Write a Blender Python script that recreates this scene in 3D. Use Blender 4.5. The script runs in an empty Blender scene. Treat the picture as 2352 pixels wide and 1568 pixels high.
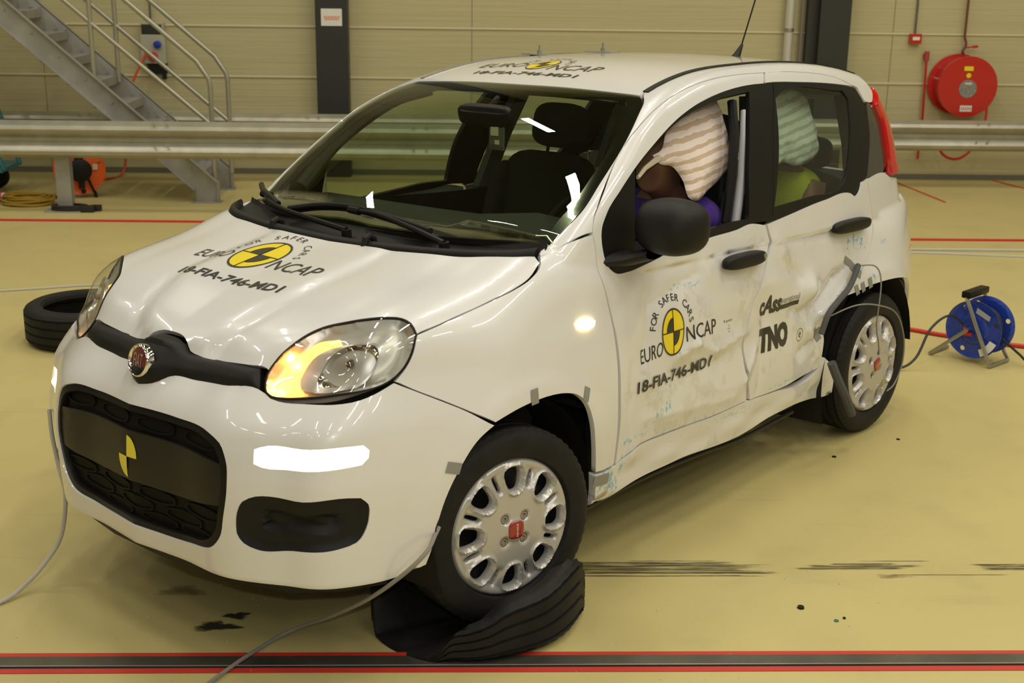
import bpy, bmesh, math, random
import numpy as np
from mathutils import Vector, Matrix
from mathutils.geometry import delaunay_2d_cdt

random.seed(7)
SC = bpy.context.scene
COL = SC.collection

# ------------------------------------------------------------------ camera
CAM_ROT = np.array([[0.9994827193761083, -0.029235381798867442, 0.013400974577023543],
                    [0.004649856421160496, -0.28094797819401174, -0.9597117340034766],
                    [0.03182251567368887, 0.9592776063266419, -0.2806667089207878]])   # right, down, forward
cam_d = bpy.data.cameras.new('camera')
cam = bpy.data.objects.new('camera', cam_d)
COL.objects.link(cam)
R_, D_, F_ = CAM_ROT
cam.matrix_world = Matrix(((R_[0], -D_[0], -F_[0], 0.0), (R_[1], -D_[1], -F_[1], 0.0),
                           (R_[2], -D_[2], -F_[2], 1.9572), (0, 0, 0, 1)))
cam_d.sensor_width = 36.0
cam_d.lens = 36.0 * 2997.74 / 2352.0
cam_d.clip_start = 0.05
cam_d.dof.use_dof = True
cam_d.dof.focus_distance = 4.4
cam_d.dof.aperture_fstop = 5.6
SC.camera = cam

# ------------------------------------------------------------------ world, lamps, exposure
SC.view_settings.view_transform = 'Standard'
SC.view_settings.look = 'None'
SC.view_settings.gamma = 1.0
SC.view_settings.use_curve_mapping = False
SC.view_settings.exposure = 0.08
wld = bpy.data.worlds.new('hall_ambient'); SC.world = wld
wld.use_nodes = True
wld.node_tree.nodes['Background'].inputs[0].default_value = (1.0, 0.93, 0.75, 1)
wld.node_tree.nodes['Background'].inputs[1].default_value = 0.10

def area(name, loc, sx, sy, power, color, rot=(0, 0, 0)):
    l = bpy.data.lights.new(name, 'AREA'); l.shape = 'RECTANGLE'; l.size = sx; l.size_y = sy
    l.energy = power; l.color = color
    o = bpy.data.objects.new(name, l); o.location = loc; o.rotation_euler = rot
    COL.objects.link(o); return o
WARM = (1.0, 0.94, 0.79)
for iy, y in enumerate((-5.0, -2.2, 0.6, 3.4, 6.2, 9.0)):
    for ix, x in enumerate((-7.5, -4.5, -1.5, 1.5, 4.5, 7.5)):
        area('fluorescent_tube', (x, y, 6.75), 0.13, 1.5, 41 if y > 4 else (57 if x > 0 else 19) * (.84 if y < 1 else 1), WARM)
fl = area('camera_flash', (0.02, -0.02, 2.13), 0.09, 0.05, 14, (0.97, 0.98, 1.0))
fl.matrix_world = Matrix.Translation((0.02, -0.02, 2.13)) @ cam.matrix_world.to_3x3().to_4x4()

# ------------------------------------------------------------------ materials
MATS = {}
def nt(m): m.use_nodes = True; return m.node_tree
def mat(name, col=(.5, .5, .5), rough=.5, metal=0., coat=0., spec=.5, emis=None, es=0., bump=None, noise=None, trans=0.):
    """noise=(scale, amount, second colour); bump=(scale, strength)"""
    if name in MATS: return MATS[name]
    m = bpy.data.materials.new(name); t = nt(m); b = t.nodes['Principled BSDF']
    b.inputs['Base Color'].default_value = (*col, 1); b.inputs['Roughness'].default_value = rough
    b.inputs['Metallic'].default_value = metal; b.inputs['Coat Weight'].default_value = coat
    b.inputs['Coat Roughness'].default_value = .03
    b.inputs['Specular IOR Level'].default_value = spec
    if emis: b.inputs['Emission Color'].default_value = (*emis, 1); b.inputs['Emission Strength'].default_value = es
    tc = t.nodes.new('ShaderNodeTexCoord')
    if noise:
        n = t.nodes.new('ShaderNodeTexNoise'); n.inputs['Scale'].default_value = noise[0]; n.inputs['Detail'].default_value = 4
        t.links.new(tc.outputs['Object'], n.inputs['Vector'])
        r = t.nodes.new('ShaderNodeMapRange'); r.inputs[1].default_value = .35; r.inputs[2].default_value = .7; r.inputs[4].default_value = noise[1]
        t.links.new(n.outputs[0], r.inputs[0])
        x = t.nodes.new('ShaderNodeMix'); x.data_type = 'RGBA'; x.inputs[6].default_value = (*col, 1); x.inputs[7].default_value = (*noise[2], 1)
        t.links.new(r.outputs[0], x.inputs[0]); t.links.new(x.outputs[2], b.inputs['Base Color'])
    if bump:
        n = t.nodes.new('ShaderNodeTexNoise'); n.inputs['Scale'].default_value = bump[0]; n.inputs['Detail'].default_value = 3
        t.links.new(tc.outputs['Object'], n.inputs['Vector'])
        u = t.nodes.new('ShaderNodeBump'); u.inputs['Strength'].default_value = bump[1]; u.inputs['Distance'].default_value = .01
        t.links.new(n.outputs[0], u.inputs['Height']); t.links.new(u.outputs[0], b.inputs['Normal'])
    MATS[name] = m; return m
def glassmat(name, tint, gloss=1.0, ior=1.45, rough=0.0):
    m = bpy.data.materials.new(name); t = nt(m); t.nodes.clear()
    o = t.nodes.new('ShaderNodeOutputMaterial'); mx = t.nodes.new('ShaderNodeMixShader')
    tr = t.nodes.new('ShaderNodeBsdfTransparent'); tr.inputs[0].default_value = (*tint, 1)
    g = t.nodes.new('ShaderNodeBsdfGlossy'); g.inputs['Roughness'].default_value = rough; g.inputs[0].default_value = (gloss, gloss, gloss, 1)
    ge = t.nodes.new('ShaderNodeNewGeometry'); dt = t.nodes.new('ShaderNodeVectorMath'); dt.operation = 'DOT_PRODUCT'
    t.links.new(ge.outputs['Normal'], dt.inputs[0]); t.links.new(ge.outputs['Incoming'], dt.inputs[1])
    def mth(op, x, y=None):
        n = t.nodes.new('ShaderNodeMath'); n.operation = op
        for i, q in enumerate((x, y)):
            if q is None: continue
            if isinstance(q, (int, float)): n.inputs[i].default_value = q
            else: t.links.new(q, n.inputs[i])
        return n.outputs[0]
    c5 = mth('POWER', mth('SUBTRACT', 1.0, mth('ABSOLUTE', dt.outputs['Value'])), 5.0)
    fr = mth('ADD', .07, mth('MULTIPLY', c5, .90))
    t.links.new(fr, mx.inputs[0]); t.links.new(tr.outputs[0], mx.inputs[1]); t.links.new(g.outputs[0], mx.inputs[2])
    t.links.new(mx.outputs[0], o.inputs[0]); MATS[name] = m; return m

PAINT = mat('white_car_paint', (.73, .725, .72), .28, coat=1.0)
BLK = mat('black_plastic', (.010, .0095, .009), .40, spec=.2, bump=(900, .05))
BLKR = mat('rough_black_plastic', (.012, .0115, .011), .48, spec=.22, bump=(1400, .12))
GLB = mat('gloss_black', (.012, .012, .012), .12, coat=.6)
RUB = mat('tyre_rubber', (.011, .0108, .0105), .60, spec=.25, bump=(260, .12), noise=(14, .5, (.022, .021, .019)))
DARK = mat('dark_void', (.006, .006, .006), .8)
SILV = mat('silver_wheel_paint', (.50, .485, .46), .32, metal=.35, coat=.5)
CHR = mat('chrome', (.85, .83, .80), .06, metal=1.0)
STEEL = mat('dull_steel', (.42, .41, .38), .38, metal=.9, bump=(60, .1))
GALV = mat('galvanised_steel', (.40, .385, .31), .42, metal=.55, noise=(7, .7, (.52, .50, .42)), bump=(30, .15))
GALV2 = mat('galvanised_stringer', (.33, .325, .30), .48, metal=.4, noise=(6, .8, (.44, .43, .40)), bump=(24, .12))
RED = mat('red_paint', (.50, .012, .008), .35, coat=.4)
REDH = mat('red_rubber_hose', (.55, .03, .02), .45)
ORG = mat('orange_plastic', (.80, .12, .012), .4)
BLUE = mat('blue_plastic', (.012, .045, .36), .35, coat=.3)
YEL = mat('yellow_sticker', (.86, .68, .01), .35, coat=.5)
INK = mat('black_ink', (.015, .014, .013), .4, coat=.3)
WHT = mat('white_sticker', (.75, .74, .70), .5)
TAPE = mat('grey_duct_tape', (.26, .26, .235), .5, bump=(500, .2))
ROPE = mat('white_rope', (.60, .575, .50), .8, bump=(700, .5))
GREYC = mat('grey_cable', (.24, .225, .20), .6)
FOAM = mat('grey_foam_sleeve', (.085, .085, .09), .9, bump=(300, .3))
BLKC = mat('black_rubber_cable', (.015, .015, .015), .5)
TRIMG = mat('dark_grey_interior', (.028, .029, .027), .75, bump=(300, .2))
SEATM = mat('charcoal_seat_fabric', (.020, .022, .021), .95, bump=(500, .4))
LTRIM = mat('light_grey_trim', (.42, .42, .42), .7)
SKINR = mat('brown_vinyl_skin', (.27, .135, .085), .5, bump=(40, .1))
PURP = mat('purple_cotton', (.085, .035, .30), .85, bump=(200, .3))
LIME = mat('lime_green_vest', (.62, .68, .05), .8, bump=(120, .3))
GLASSW = glassmat('windscreen_glass', (.66, .74, .58), 1.0, 1.5)
GLASSS = glassmat('side_window_glass', (.72, .80, .72), 1.0, 1.5)
LENS = glassmat('clear_lamp_lens', (.97, .97, .96), 1.0, 1.45)

def add_nodes_noise_emission(name, c1, c2, s, scale):
    m = bpy.data.materials.new(name); t = nt(m); b = t.nodes['Principled BSDF']
    tc = t.nodes.new('ShaderNodeTexCoord'); v = t.nodes.new('ShaderNodeTexVoronoi'); v.inputs['Scale'].default_value = scale
    n = t.nodes.new('ShaderNodeTexNoise'); n.inputs['Scale'].default_value = scale * .35; n.inputs['Detail'].default_value = 3
    t.links.new(tc.outputs['Object'], v.inputs['Vector']); t.links.new(tc.outputs['Object'], n.inputs['Vector'])
    a = t.nodes.new('ShaderNodeMath'); a.operation = 'ADD'; t.links.new(v.outputs['Distance'], a.inputs[0]); t.links.new(n.outputs[0], a.inputs[1])
    r = t.nodes.new('ShaderNodeMapRange'); r.inputs[1].default_value = .45; r.inputs[2].default_value = .95; t.links.new(a.outputs[0], r.inputs[0])
    x = t.nodes.new('ShaderNodeMix'); x.data_type = 'RGBA'; x.inputs[6].default_value = (*c1, 1); x.inputs[7].default_value = (*c2, 1)
    t.links.new(r.outputs[0], x.inputs[0]); t.links.new(x.outputs[2], b.inputs['Emission Color'])
    b.inputs['Emission Strength'].default_value = s; b.inputs['Base Color'].default_value = (.8, .5, .2, 1); b.inputs['Roughness'].default_value = .2
    MATS[name] = m; return m
AMB = add_nodes_noise_emission('lit_amber_indicator', (1.0, .22, .006), (1.0, .66, .14), 1.35, 75)
DRLM = add_nodes_noise_emission('lit_daytime_lamp', (1.0, .62, .28), (1.0, .93, .82), 5.5, 60)

# ------------------------------------------------------------------ object helpers
def mesh_obj(name, verts, faces, m, parent=None, smooth=True, normals=None):
    me = bpy.data.meshes.new(name)
    me.from_pydata([tuple(map(float, v)) for v in verts], [], [tuple(map(int, f)) for f in faces])
    ms = m if isinstance(m, (list, tuple)) else [m]
    for k in ms: me.materials.append(k)
    me.polygons.foreach_set('use_smooth', [smooth] * len(me.polygons))
    me.update()
    if normals is not None:
        me.normals_split_custom_set_from_vertices([tuple(map(float, n)) for n in normals])
    o = bpy.data.objects.new(name, me); COL.objects.link(o)
    if parent is not None: o.parent = parent
    return o
def empty(name, loc=(0, 0, 0), rot=(0, 0, 0), parent=None):
    o = bpy.data.objects.new(name, None); o.location = loc; o.rotation_euler = rot; COL.objects.link(o)
    o.empty_display_size = .1
    if parent is not None: o.parent = parent
    return o
def tag(o, label=None, cat=None, group=None, kind=None):
    if label: o['label'] = label
    if cat: o['category'] = cat
    if group: o['group'] = group
    if kind: o['kind'] = kind
    return o
class MB:
    """collects shapes in one mesh"""
    def __init__(s): s.v = []; s.f = []; s.mi = []; s.cur = 0
    def add(s, v, f):
        n = len(s.v); s.v += [tuple(p) for p in v]; s.f += [tuple(i + n for i in q) for q in f]; s.mi += [s.cur] * len(f); return s
    def box(s, x0, x1, y0, y1, z0, z1, bev=0.0):
        if bev > 0:
            bm = bmesh.new(); bmesh.ops.create_cube(bm, size=1)
            for v in bm.verts: v.co = Vector(((x0 + x1) / 2 + v.co.x * (x1 - x0), (y0 + y1) / 2 + v.co.y * (y1 - y0), (z0 + z1) / 2 + v.co.z * (z1 - z0)))
            bmesh.ops.bevel(bm, geom=bm.edges[:], offset=bev, segments=2, affect='EDGES', profile=.6)
            bm.verts.ensure_lookup_table()
            s.add([v.co[:] for v in bm.verts], [[v.index for v in f.verts] for f in bm.faces]); bm.free(); return s
        v = [(x, y, z) for x in (x0, x1) for y in (y0, y1) for z in (z0, z1)]
        return s.add(v, [(0, 1, 3, 2), (4, 6, 7, 5), (0, 4, 5, 1), (2, 3, 7, 6), (0, 2, 6, 4), (1, 5, 7, 3)])
    def tube(s, pts, r, n=8, cap=True, closed=False):
        P = [Vector(p) for p in pts]; m = len(P); rr = r if hasattr(r, '__len__') else [r] * m
        T = []
        for i in range(m):
            a = P[(i - 1) % m] if (closed or i > 0) else P[i]; b = P[(i + 1) % m] if (closed or i < m - 1) else P[i]
            T.append((b - a).normalized())
        up = Vector((0, 0, 1)) if abs(T[0].z) < .9 else Vector((1, 0, 0))
        nrm = (up - T[0] * up.dot(T[0])).normalized(); V = []
        for i in range(m):
            nrm = (nrm - T[i] * nrm.dot(T[i])).normalized(); bi = T[i].cross(nrm)
            for k in range(n):
                a = 2 * math.pi * k / n; V.append((P[i] + (nrm * math.cos(a) + bi * math.sin(a)) * rr[i])[:])
        Fc = []
        for i in range(m if closed else m - 1):
            j = (i + 1) % m
            for k in range(n): Fc.append((i * n + k, i * n + (k + 1) % n, j * n + (k + 1) % n, j * n + k))
        if cap and not closed:
            Fc.append(tuple(range(n - 1, -1, -1))); Fc.append(tuple((m - 1) * n + k for k in range(n)))
        return s.add(V, Fc)
    def lathe(s, prof, n=32, M=None, closed=False):
        """profile (h, r) about +x axis"""
        V = []; Fc = []; m = len(prof)
        for k in range(n):
            a = 2 * math.pi * k / n
            for (h, r) in prof: V.append((h, r * math.cos(a), r * math.sin(a)))
        for k in range(n):
            k2 = (k + 1) % n
            for i in range(m if closed else m - 1):
                j = (i + 1) % m; Fc.append((k * m + i, k * m + j, k2 * m + j, k2 * m + i))
        if M is not None: V = [(M @ Vector(v))[:] for v in V]
        return s.add(V, Fc)
    def xf(s, M): s.v = [(M @ Vector(v))[:] for v in s.v]; return s
    def build(s, name, m, parent=None, smooth=True):
        o = mesh_obj(name, s.v, s.f, m, parent, smooth)
        if any(s.mi): o.data.polygons.foreach_set('material_index', s.mi)
        if smooth: o.data.set_sharp_from_angle(angle=math.radians(38))
        return o
def spl(pts, n=8):
    """catmull-rom through 3d points"""
    P = [np.array(p, float) for p in pts]; P = [2 * P[0] - P[1]] + P + [2 * P[-1] - P[-2]]; out = []
    for i in range(1, len(P) - 2):
        for k in range(n):
            t = k / n; a, b, c, d = P[i - 1:i + 3]
            out.append(.5 * ((2 * b) + (-a + c) * t + (2 * a - 5 * b + 4 * c - d) * t * t + (-a + 3 * b - 3 * c + d) * t ** 3))
    out.append(P[-2]); return [tuple(p) for p in out]

# ------------------------------------------------------------------ car body surface
def spline(xs, ys):
    xs = np.asarray(xs, float); ys = np.asarray(ys, float); n = len(xs); h = np.diff(xs); d = np.diff(ys) / h
    m = np.zeros(n); m[0] = d[0]; m[-1] = d[-1]
    for i in range(1, n - 1): m[i] = (d[i - 1] * h[i] + d[i] * h[i - 1]) / (h[i - 1] + h[i])
    def f(x):
        x = np.asarray(x, float); i = np.clip(np.searchsorted(xs, x) - 1, 0, n - 2); xc = np.clip(x, xs[0], xs[-1]); t = (xc - xs[i]) / h[i]
        v = ((2 * t - 3) * t * t + 1) * ys[i] + ((t - 2) * t + 1) * t * h[i] * m[i] + (3 - 2 * t) * t * t * ys[i + 1] + (t - 1) * t * t * h[i] * m[i + 1]
        return v + np.where(x < xs[0], (x - xs[0]) * m[0], 0) + np.where(x > xs[-1], (x - xs[-1]) * m[-1], 0)
    return f
def smax(a, b, k):
    h = np.maximum(k - np.abs(a - b), 0) / k
    return np.maximum(a, b) + h * h * k * .25
sWY = spline([-0.8, -0.5, -0.2, 0.2, 1.2, 2.2, 2.6, 2.9], [0.6965, 0.7714, 0.8194, 0.8184, 0.815, 0.7906, 0.8041, 0.7036])
sWZ = spline([0.15, 0.3, 0.5, 0.7, 0.9, 1.0], [-0.0409, -0.0174, 0.0049, -0.0032, -0.0363, -0.0388])
sFX = spline([0, 0.2, 0.4, 0.55, 0.7, 0.8], [-0.0144, 0.0061, 0.015, 0.0876, 0.1882, 0.4177])
sFZ = spline([0.15, 0.3, 0.45, 0.6, 0.75, 0.9, 1.0], [-0.7635, -0.7784, -0.7883, -0.7613, -0.6378, -0.6008, -0.4747])
sHY = spline([-0.8, -0.7, -0.6, -0.4, -0.1, 0.2, 0.6, 1.5, 2.9], [0.7, 0.7847, 0.8163, 0.9018, 0.9727, 1.0577, 1.0346, 1.0274, 0.9969])
sHX = spline([0, 0.3, 0.5, 0.7, 0.8], [-0.019, -0.0083, -0.012, -0.0445, -0.1144])
sRZ = spline([0.2, 0.4, 0.6, 0.8, 1.0], [2.78, 2.8502, 2.8717, 2.8368, 2.8364])
sWS = spline([0.95, 1.1, 1.25, 1.4, 1.55], [0.0930, 0.2950, 0.5080, 0.7440, 1.0900])
sTZ = spline([0.95, 1.1, 1.25, 1.4, 1.5], [0.7612, 0.7402, 0.7037, 0.6423, 0.5886])
sTY = spline([0, 0.5, 1.5, 2.3, 2.8], [-0.0195, 0.003, 0.0018, -0.0104, -0.0605])
sRY = spline([0.6, 0.9, 1.2, 1.6, 2.2, 2.7], [1.3593, 1.4593, 1.5255, 1.5551, 1.5473, 1.4824])
sR2 = spline([0.95, 1.15, 1.35, 1.5], [2.849, 2.7903, 2.7346, 2.6307])
def G_low(x, y, z):
    x = np.sqrt(x * x + 1e-6); g1 = x - sWY(y) - sWZ(z); g2 = (sFX(x) + sFZ(z) - y) * .85; g3 = (z - sHY(y) - sHX(x)) * .95
    g4 = y - sRZ(z) - .35 * x ** 4; g = smax(g1, g2, 0.1325); g = smax(g, g3, 0.0858); g = smax(g, g4, .12)
    return smax(g, .17 - z, .02)
def G_cab(x, y, z):
    x = np.sqrt(x * x + 1e-6); a = (sWS(z) + 0.1577 * x * x - y) * .58; b = x - sTZ(z) - sTY(y); c = z - sRY(y) + 0.0726 * x * x
    d = (y - sR2(z) + .25 * x * x) * .9; g = smax(a, b, 0.0465); g = smax(g, c, 0.0466); g = smax(g, d, .06)
    return smax(g, .9 - z, .01)
def gs(d, s): return np.exp(-(d / s) ** 2)
def segd(y, z, y1, z1, y2, z2):
    dy, dz = y2 - y1, z2 - z1; L = dy * dy + dz * dz
    t = np.clip(((y - y1) * dy + (z - z1) * dz) / L, 0, 1)
    px, pz = y - y1 - t * dy, z - z1 - t * dz
    return np.hypot(px, pz), np.sign(px * dz - pz * dy), t
CREASE = [  # y1,z1,y2,z2, amplitude, width (folds beaten into the struck doors)
    (.80, .60, .92, .625, .013, .030), (.92, .625, 1.05, .573, .014, .030), (1.05, .573, 1.28, .60, .012, .030), (.80, .56, 1.05, .53, -.009, .060),
    (1.05, .53, 1.27, .55, -.005, .05), (.50, .38, .53, .62, -.012, .022), (.60, .62, .66, .86, -.010, .035), (.52, .45, .57, .30, .010, .025),
    (.66, .80, .95, .86, -.010, .03), (1.0, .44, 1.22, .41, .006, .05), (.62, .42, 1.2, .37, .007, .03), (1.28, .42, 1.36, .52, .012, .02),
    (1.40, .36, 1.42, .60, -.006, .04), (1.42, .62, 1.42, .92, -.004, .06), (1.50, .92, 1.62, .80, .012, .03), (1.62, .80, 1.70, .74, -.012, .03),
    (1.64, .62, 1.72, .60, -.018, .03), (1.80, .60, 1.98, .70, -.022, .022), (1.86, .57, 2.06, .665, .020, .016), (1.98, .70, 2.14, .76, -.010, .03),
    (1.78, .52, 1.86, .40, .012, .02), (1.72, .44, 1.90, .50, -.014, .025), (1.84, .62, 1.84, .40, -.010, .018), (2.05, .80, 2.30, .78, .006, .05),
    (1.35, .75, 1.60, .76, .006, .04), (.95, .97, 1.02, .85, .007, .03), (1.10, .95, 1.12, .80, -.006, .03),
]
def wob(y, z):
    return np.sin(9.1 * y + 3 * np.sin(5 * z + 2 * y)) * np.sin(12.3 * z + 2.2 * np.sin(4.1 * y + 1)) + .5 * np.sin(23 * y + 17 * z + 2 * np.sin(11 * z))
def damage(y, z):
    """inward (+) push of the struck left flank"""
    d = .030 * np.exp(-((y - 1.38) / .42) ** 2 - ((z - .58) / .20) ** 2)
    env = np.clip((y - .50) / .08, 0, 1) * np.clip((2.15 - y) / .12, 0, 1) * np.clip((.97 - z) / .12, 0, 1) * np.clip((z - .17) / .10, 0, 1)
    for (y1, z1, y2, z2, a, w) in CREASE:
        dd, _, t = segd(y, z, y1, z1, y2, z2); d = d - a * np.exp(-np.abs(dd / w) ** 1.25)
    d = d - .034 * np.exp(-((y - 1.755) / .065) ** 2 - ((z - .69) / .055) ** 2)
    d = d + .0035 * wob(y, z)
    dd, _, _ = segd(y, z, .5, .25, 2.0, .25)
    return d * env + .006 * gs(dd, .03) * np.sin(14 * y) * (y > .5) * (y < 2.0)
def detail(x, y, z):
    """pressed features: bonnet dome, arch flares, nose"""
    ax = np.abs(x); o = np.zeros_like(x)
    xc = .155 + .10 * np.clip((y + .62) / .25, 0, 1) ** .6
    m = np.clip((z - .74) / .03, 0, 1) * np.clip((.12 - y) / .25, 0, 1) * (y > -.8)
    o = o + .010 * m / (1 + np.exp((ax - xc) / .016)) - .003 * m * gs(ax - xc - .03, .03)
    for yc, zc, r in ((.02, .25, .37), (2.36, .27, .38)):
        rr = np.hypot(y - yc, z - zc)
        o = o + .012 * np.clip((ax - .70) / .05, 0, 1) * gs(np.maximum(rr - r - .02, 0), .045) * (z > .2)
    o = o + .012 * np.exp(-(x / .10) ** 2 - ((z - .69) / .07) ** 2) * (y < -.4)
    # moulded surround of the daytime lamp and shallow waist of the bumper
    o = o - .006 * np.exp(-((ax - .585) / .17) ** 4 - ((z - .545) / .052) ** 4) * (y < -.3)
    return o
DMG = [1]
def G(x, y, z):
    g = np.minimum(G_low(x, y, z), G_cab(x, y, z)) - detail(x, y, z)
    return g + (np.where(x > .3, damage(y, z), 0.) if DMG[0] else 0.)
def gradG(P, e=.0022):
    g = []
    for k in range(3):
        d = np.zeros(3); d[k] = e; A = P + d; B = P - d
        g.append(G(A[:, 0], A[:, 1], A[:, 2]) - G(B[:, 0], B[:, 1], B[:, 2]))
    g = np.stack(g, 1); return g / np.maximum(np.linalg.norm(g, axis=1, keepdims=True), 1e-9)
class Dom:
    """parallel projection along d (outward)"""
    def __init__(s, d):
        s.d = np.array(d, float) / np.linalg.norm(d)
        up = np.array([0, 0, 1.]) if abs(s.d[2]) < .85 else np.array([0, 1., 0])
        e1 = np.cross(up, s.d); s.e1 = e1 / np.linalg.norm(e1); s.e2 = np.cross(s.d, s.e1)
    def uv(s, P): P = np.asarray(P, float); return np.stack([P @ s.e1, P @ s.e2], 1)
    def rays(s, uv): return uv[:, :1] * s.e1 + uv[:, 1:2] * s.e2, np.tile(s.d, (len(uv), 1)), s.t0, s.t1
    t0 = 1.9; t1 = -.9
class Cyl:
    """projection towards a vertical axis"""
    def __init__(s, yc=.25, rad=.85): s.yc = yc; s.r = rad
    def uv(s, P): P = np.asarray(P, float); return np.stack([np.arctan2(P[:, 0], s.yc - P[:, 1]) * s.r, P[:, 2]], 1)
    def rays(s, uv):
        a = uv[:, 0] / s.r; d = np.stack([np.sin(a), -np.cos(a), 0 * a], 1)
        o = np.stack([0 * a, 0 * a + s.yc, uv[:, 1]], 1); return o, d, 1.5, .2
def solve(dom, uv, G=G):
    o, d, t0, t1 = dom.rays(np.asarray(uv, float)); n = 90
    t = np.linspace(t0, t1, n); X = o[:, None] + d[:, None] * t[None, :, None]
    v = G(X[..., 0], X[..., 1], X[..., 2]); s = v < 0; has = s.any(1)
    i = np.where(has, np.argmax(s, 1), np.argmin(v, 1)); i = np.clip(i, 1, n - 1); a = t[i - 1]; b = t[i]
    for _ in range(18):
        m = (a + b) / 2; Y = o + d * m[:, None]; neg = G(Y[:, 0], Y[:, 1], Y[:, 2]) < 0; b = np.where(neg, m, b); a = np.where(neg, a, m)
    return o + d * ((a + b) / 2)[:, None]
def inpoly(p, Q):
    x, y = p[:, 0], p[:, 1]; c = np.zeros(len(p), bool); j = len(Q) - 1
    for i in range(len(Q)):
        xi, yi = Q[i]; xj, yj = Q[j]
        k = ((yi > y) != (yj > y)) & (x < (xj - xi) * (y - yi) / (yj - yi + 1e-15) + xi); c ^= k; j = i
    return c
def bdist(p, Q):
    A = Q; B = np.roll(Q, -1, 0); d = B - A; out = np.full(len(p), 9.)
    for i in range(len(Q)):
        L = (d[i] ** 2).sum() + 1e-15; t = np.clip(((p - A[i]) @ d[i]) / L, 0, 1)
        out = np.minimum(out, np.linalg.norm(p - A[i] - t[:, None] * d[i], axis=1))
    return out
def resample(Q, h, corner=50, smooth=True):
    """closed outline: catmull-rom except at corners sharper than `corner` degrees"""
    Q = np.asarray(Q, float); keep = [0]
    for i in range(1, len(Q)):
        if np.linalg.norm(Q[i] - Q[keep[-1]]) > .0015: keep.append(i)
    Q = Q[keep]; n = len(Q); out = []
    dv = np.roll(Q, -1, 0) - Q; an = np.arctan2(dv[:, 1], dv[:, 0])
    turn = np.abs((an - np.roll(an, 1) + np.pi) % (2 * np.pi) - np.pi); sharp = turn > math.radians(corner)
    for i in range(n):
        b, c = Q[i], Q[(i + 1) % n]; a = Q[(i - 1) % n]; d = Q[(i + 2) % n]; L = np.linalg.norm(c - b)
        m = max(1, int(round(L / h)))
        la, lc = np.linalg.norm(b - a), np.linalg.norm(d - c)
        t1 = (c - b) if (sharp[i] or not smooth) else ((c - b) / L * la + (b - a) / la * L) / (la + L) * L
        t2 = (c - b) if (sharp[(i + 1) % n] or not smooth) else ((c - b) / L * lc + (d - c) / lc * L) / (lc + L) * L
        for k in range(m):
            t = k / m
            out.append((2 * t ** 3 - 3 * t * t + 1) * b + (t ** 3 - 2 * t * t + t) * t1 + (-2 * t ** 3 + 3 * t * t) * c + (t ** 3 - t * t) * t2)
    return np.array(out)
def area2(Q): return .5 * np.sum(Q[:, 0] * np.roll(Q[:, 1], -1) - np.roll(Q[:, 0], -1) * Q[:, 1])
def inset(Q, g):
    if area2(Q) < 0: Q = Q[::-1]
    a = Q - np.roll(Q, 1, 0); b = np.roll(Q, -1, 0) - Q
    na = np.stack([-a[:, 1], a[:, 0]], 1); nb = np.stack([-b[:, 1], b[:, 0]], 1)
    na /= np.linalg.norm(na, axis=1, keepdims=True) + 1e-12; nb /= np.linalg.norm(nb, axis=1, keepdims=True) + 1e-12
    m = na + nb; m /= np.maximum((m * m).sum(1, keepdims=True), .6) ** .5 / 1.0
    return Q + m * g
def tri2d(Q, holes, h, jit=0):
    """constrained triangulation of outline Q with holes"""
    lo = Q.min(0); hi = Q.max(0)
    gx = np.arange(lo[0] + h * .5, hi[0], h); gy = np.arange(lo[1] + h * .5, hi[1], h * .87)
    pts = np.array([(x + (h * .5 if j % 2 else 0), y) for j, y in enumerate(gy) for x in gx]) if len(gx) and len(gy) else np.zeros((0, 2))
    if len(pts):
        k = inpoly(pts, Q) & (bdist(pts, Q) > h * .45)
        for H in holes: k &= ~inpoly(pts, H) & (bdist(pts, H) > h * .45)
        pts = pts[k]
    loops = [Q] + list(holes); V = []; E = []
    for L in loops:
        n = len(V); V += list(L); E += [(n + i, n + (i + 1) % len(L)) for i in range(len(L))]
    nb = len(V); V += list(pts)
    r = delaunay_2d_cdt([Vector((float(a), float(b))) for a, b in V], E, [], 0, 1e-7)
    vo = np.array([tuple(v) for v in r[0]]); Fc = np.array([tuple(f) for f in r[2]])
    cen = vo[Fc].mean(1); k = inpoly(cen, Q)
    for H in holes: k &= ~inpoly(cen, H)
    Fc = Fc[k]
    A = vo[Fc]; ar = (A[:, 1, 0] - A[:, 0, 0]) * (A[:, 2, 1] - A[:, 0, 1]) - (A[:, 1, 1] - A[:, 0, 1]) * (A[:, 2, 0] - A[:, 0, 0])
    Fc[ar < 0] = Fc[ar < 0][:, ::-1]
    return vo, Fc
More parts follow.
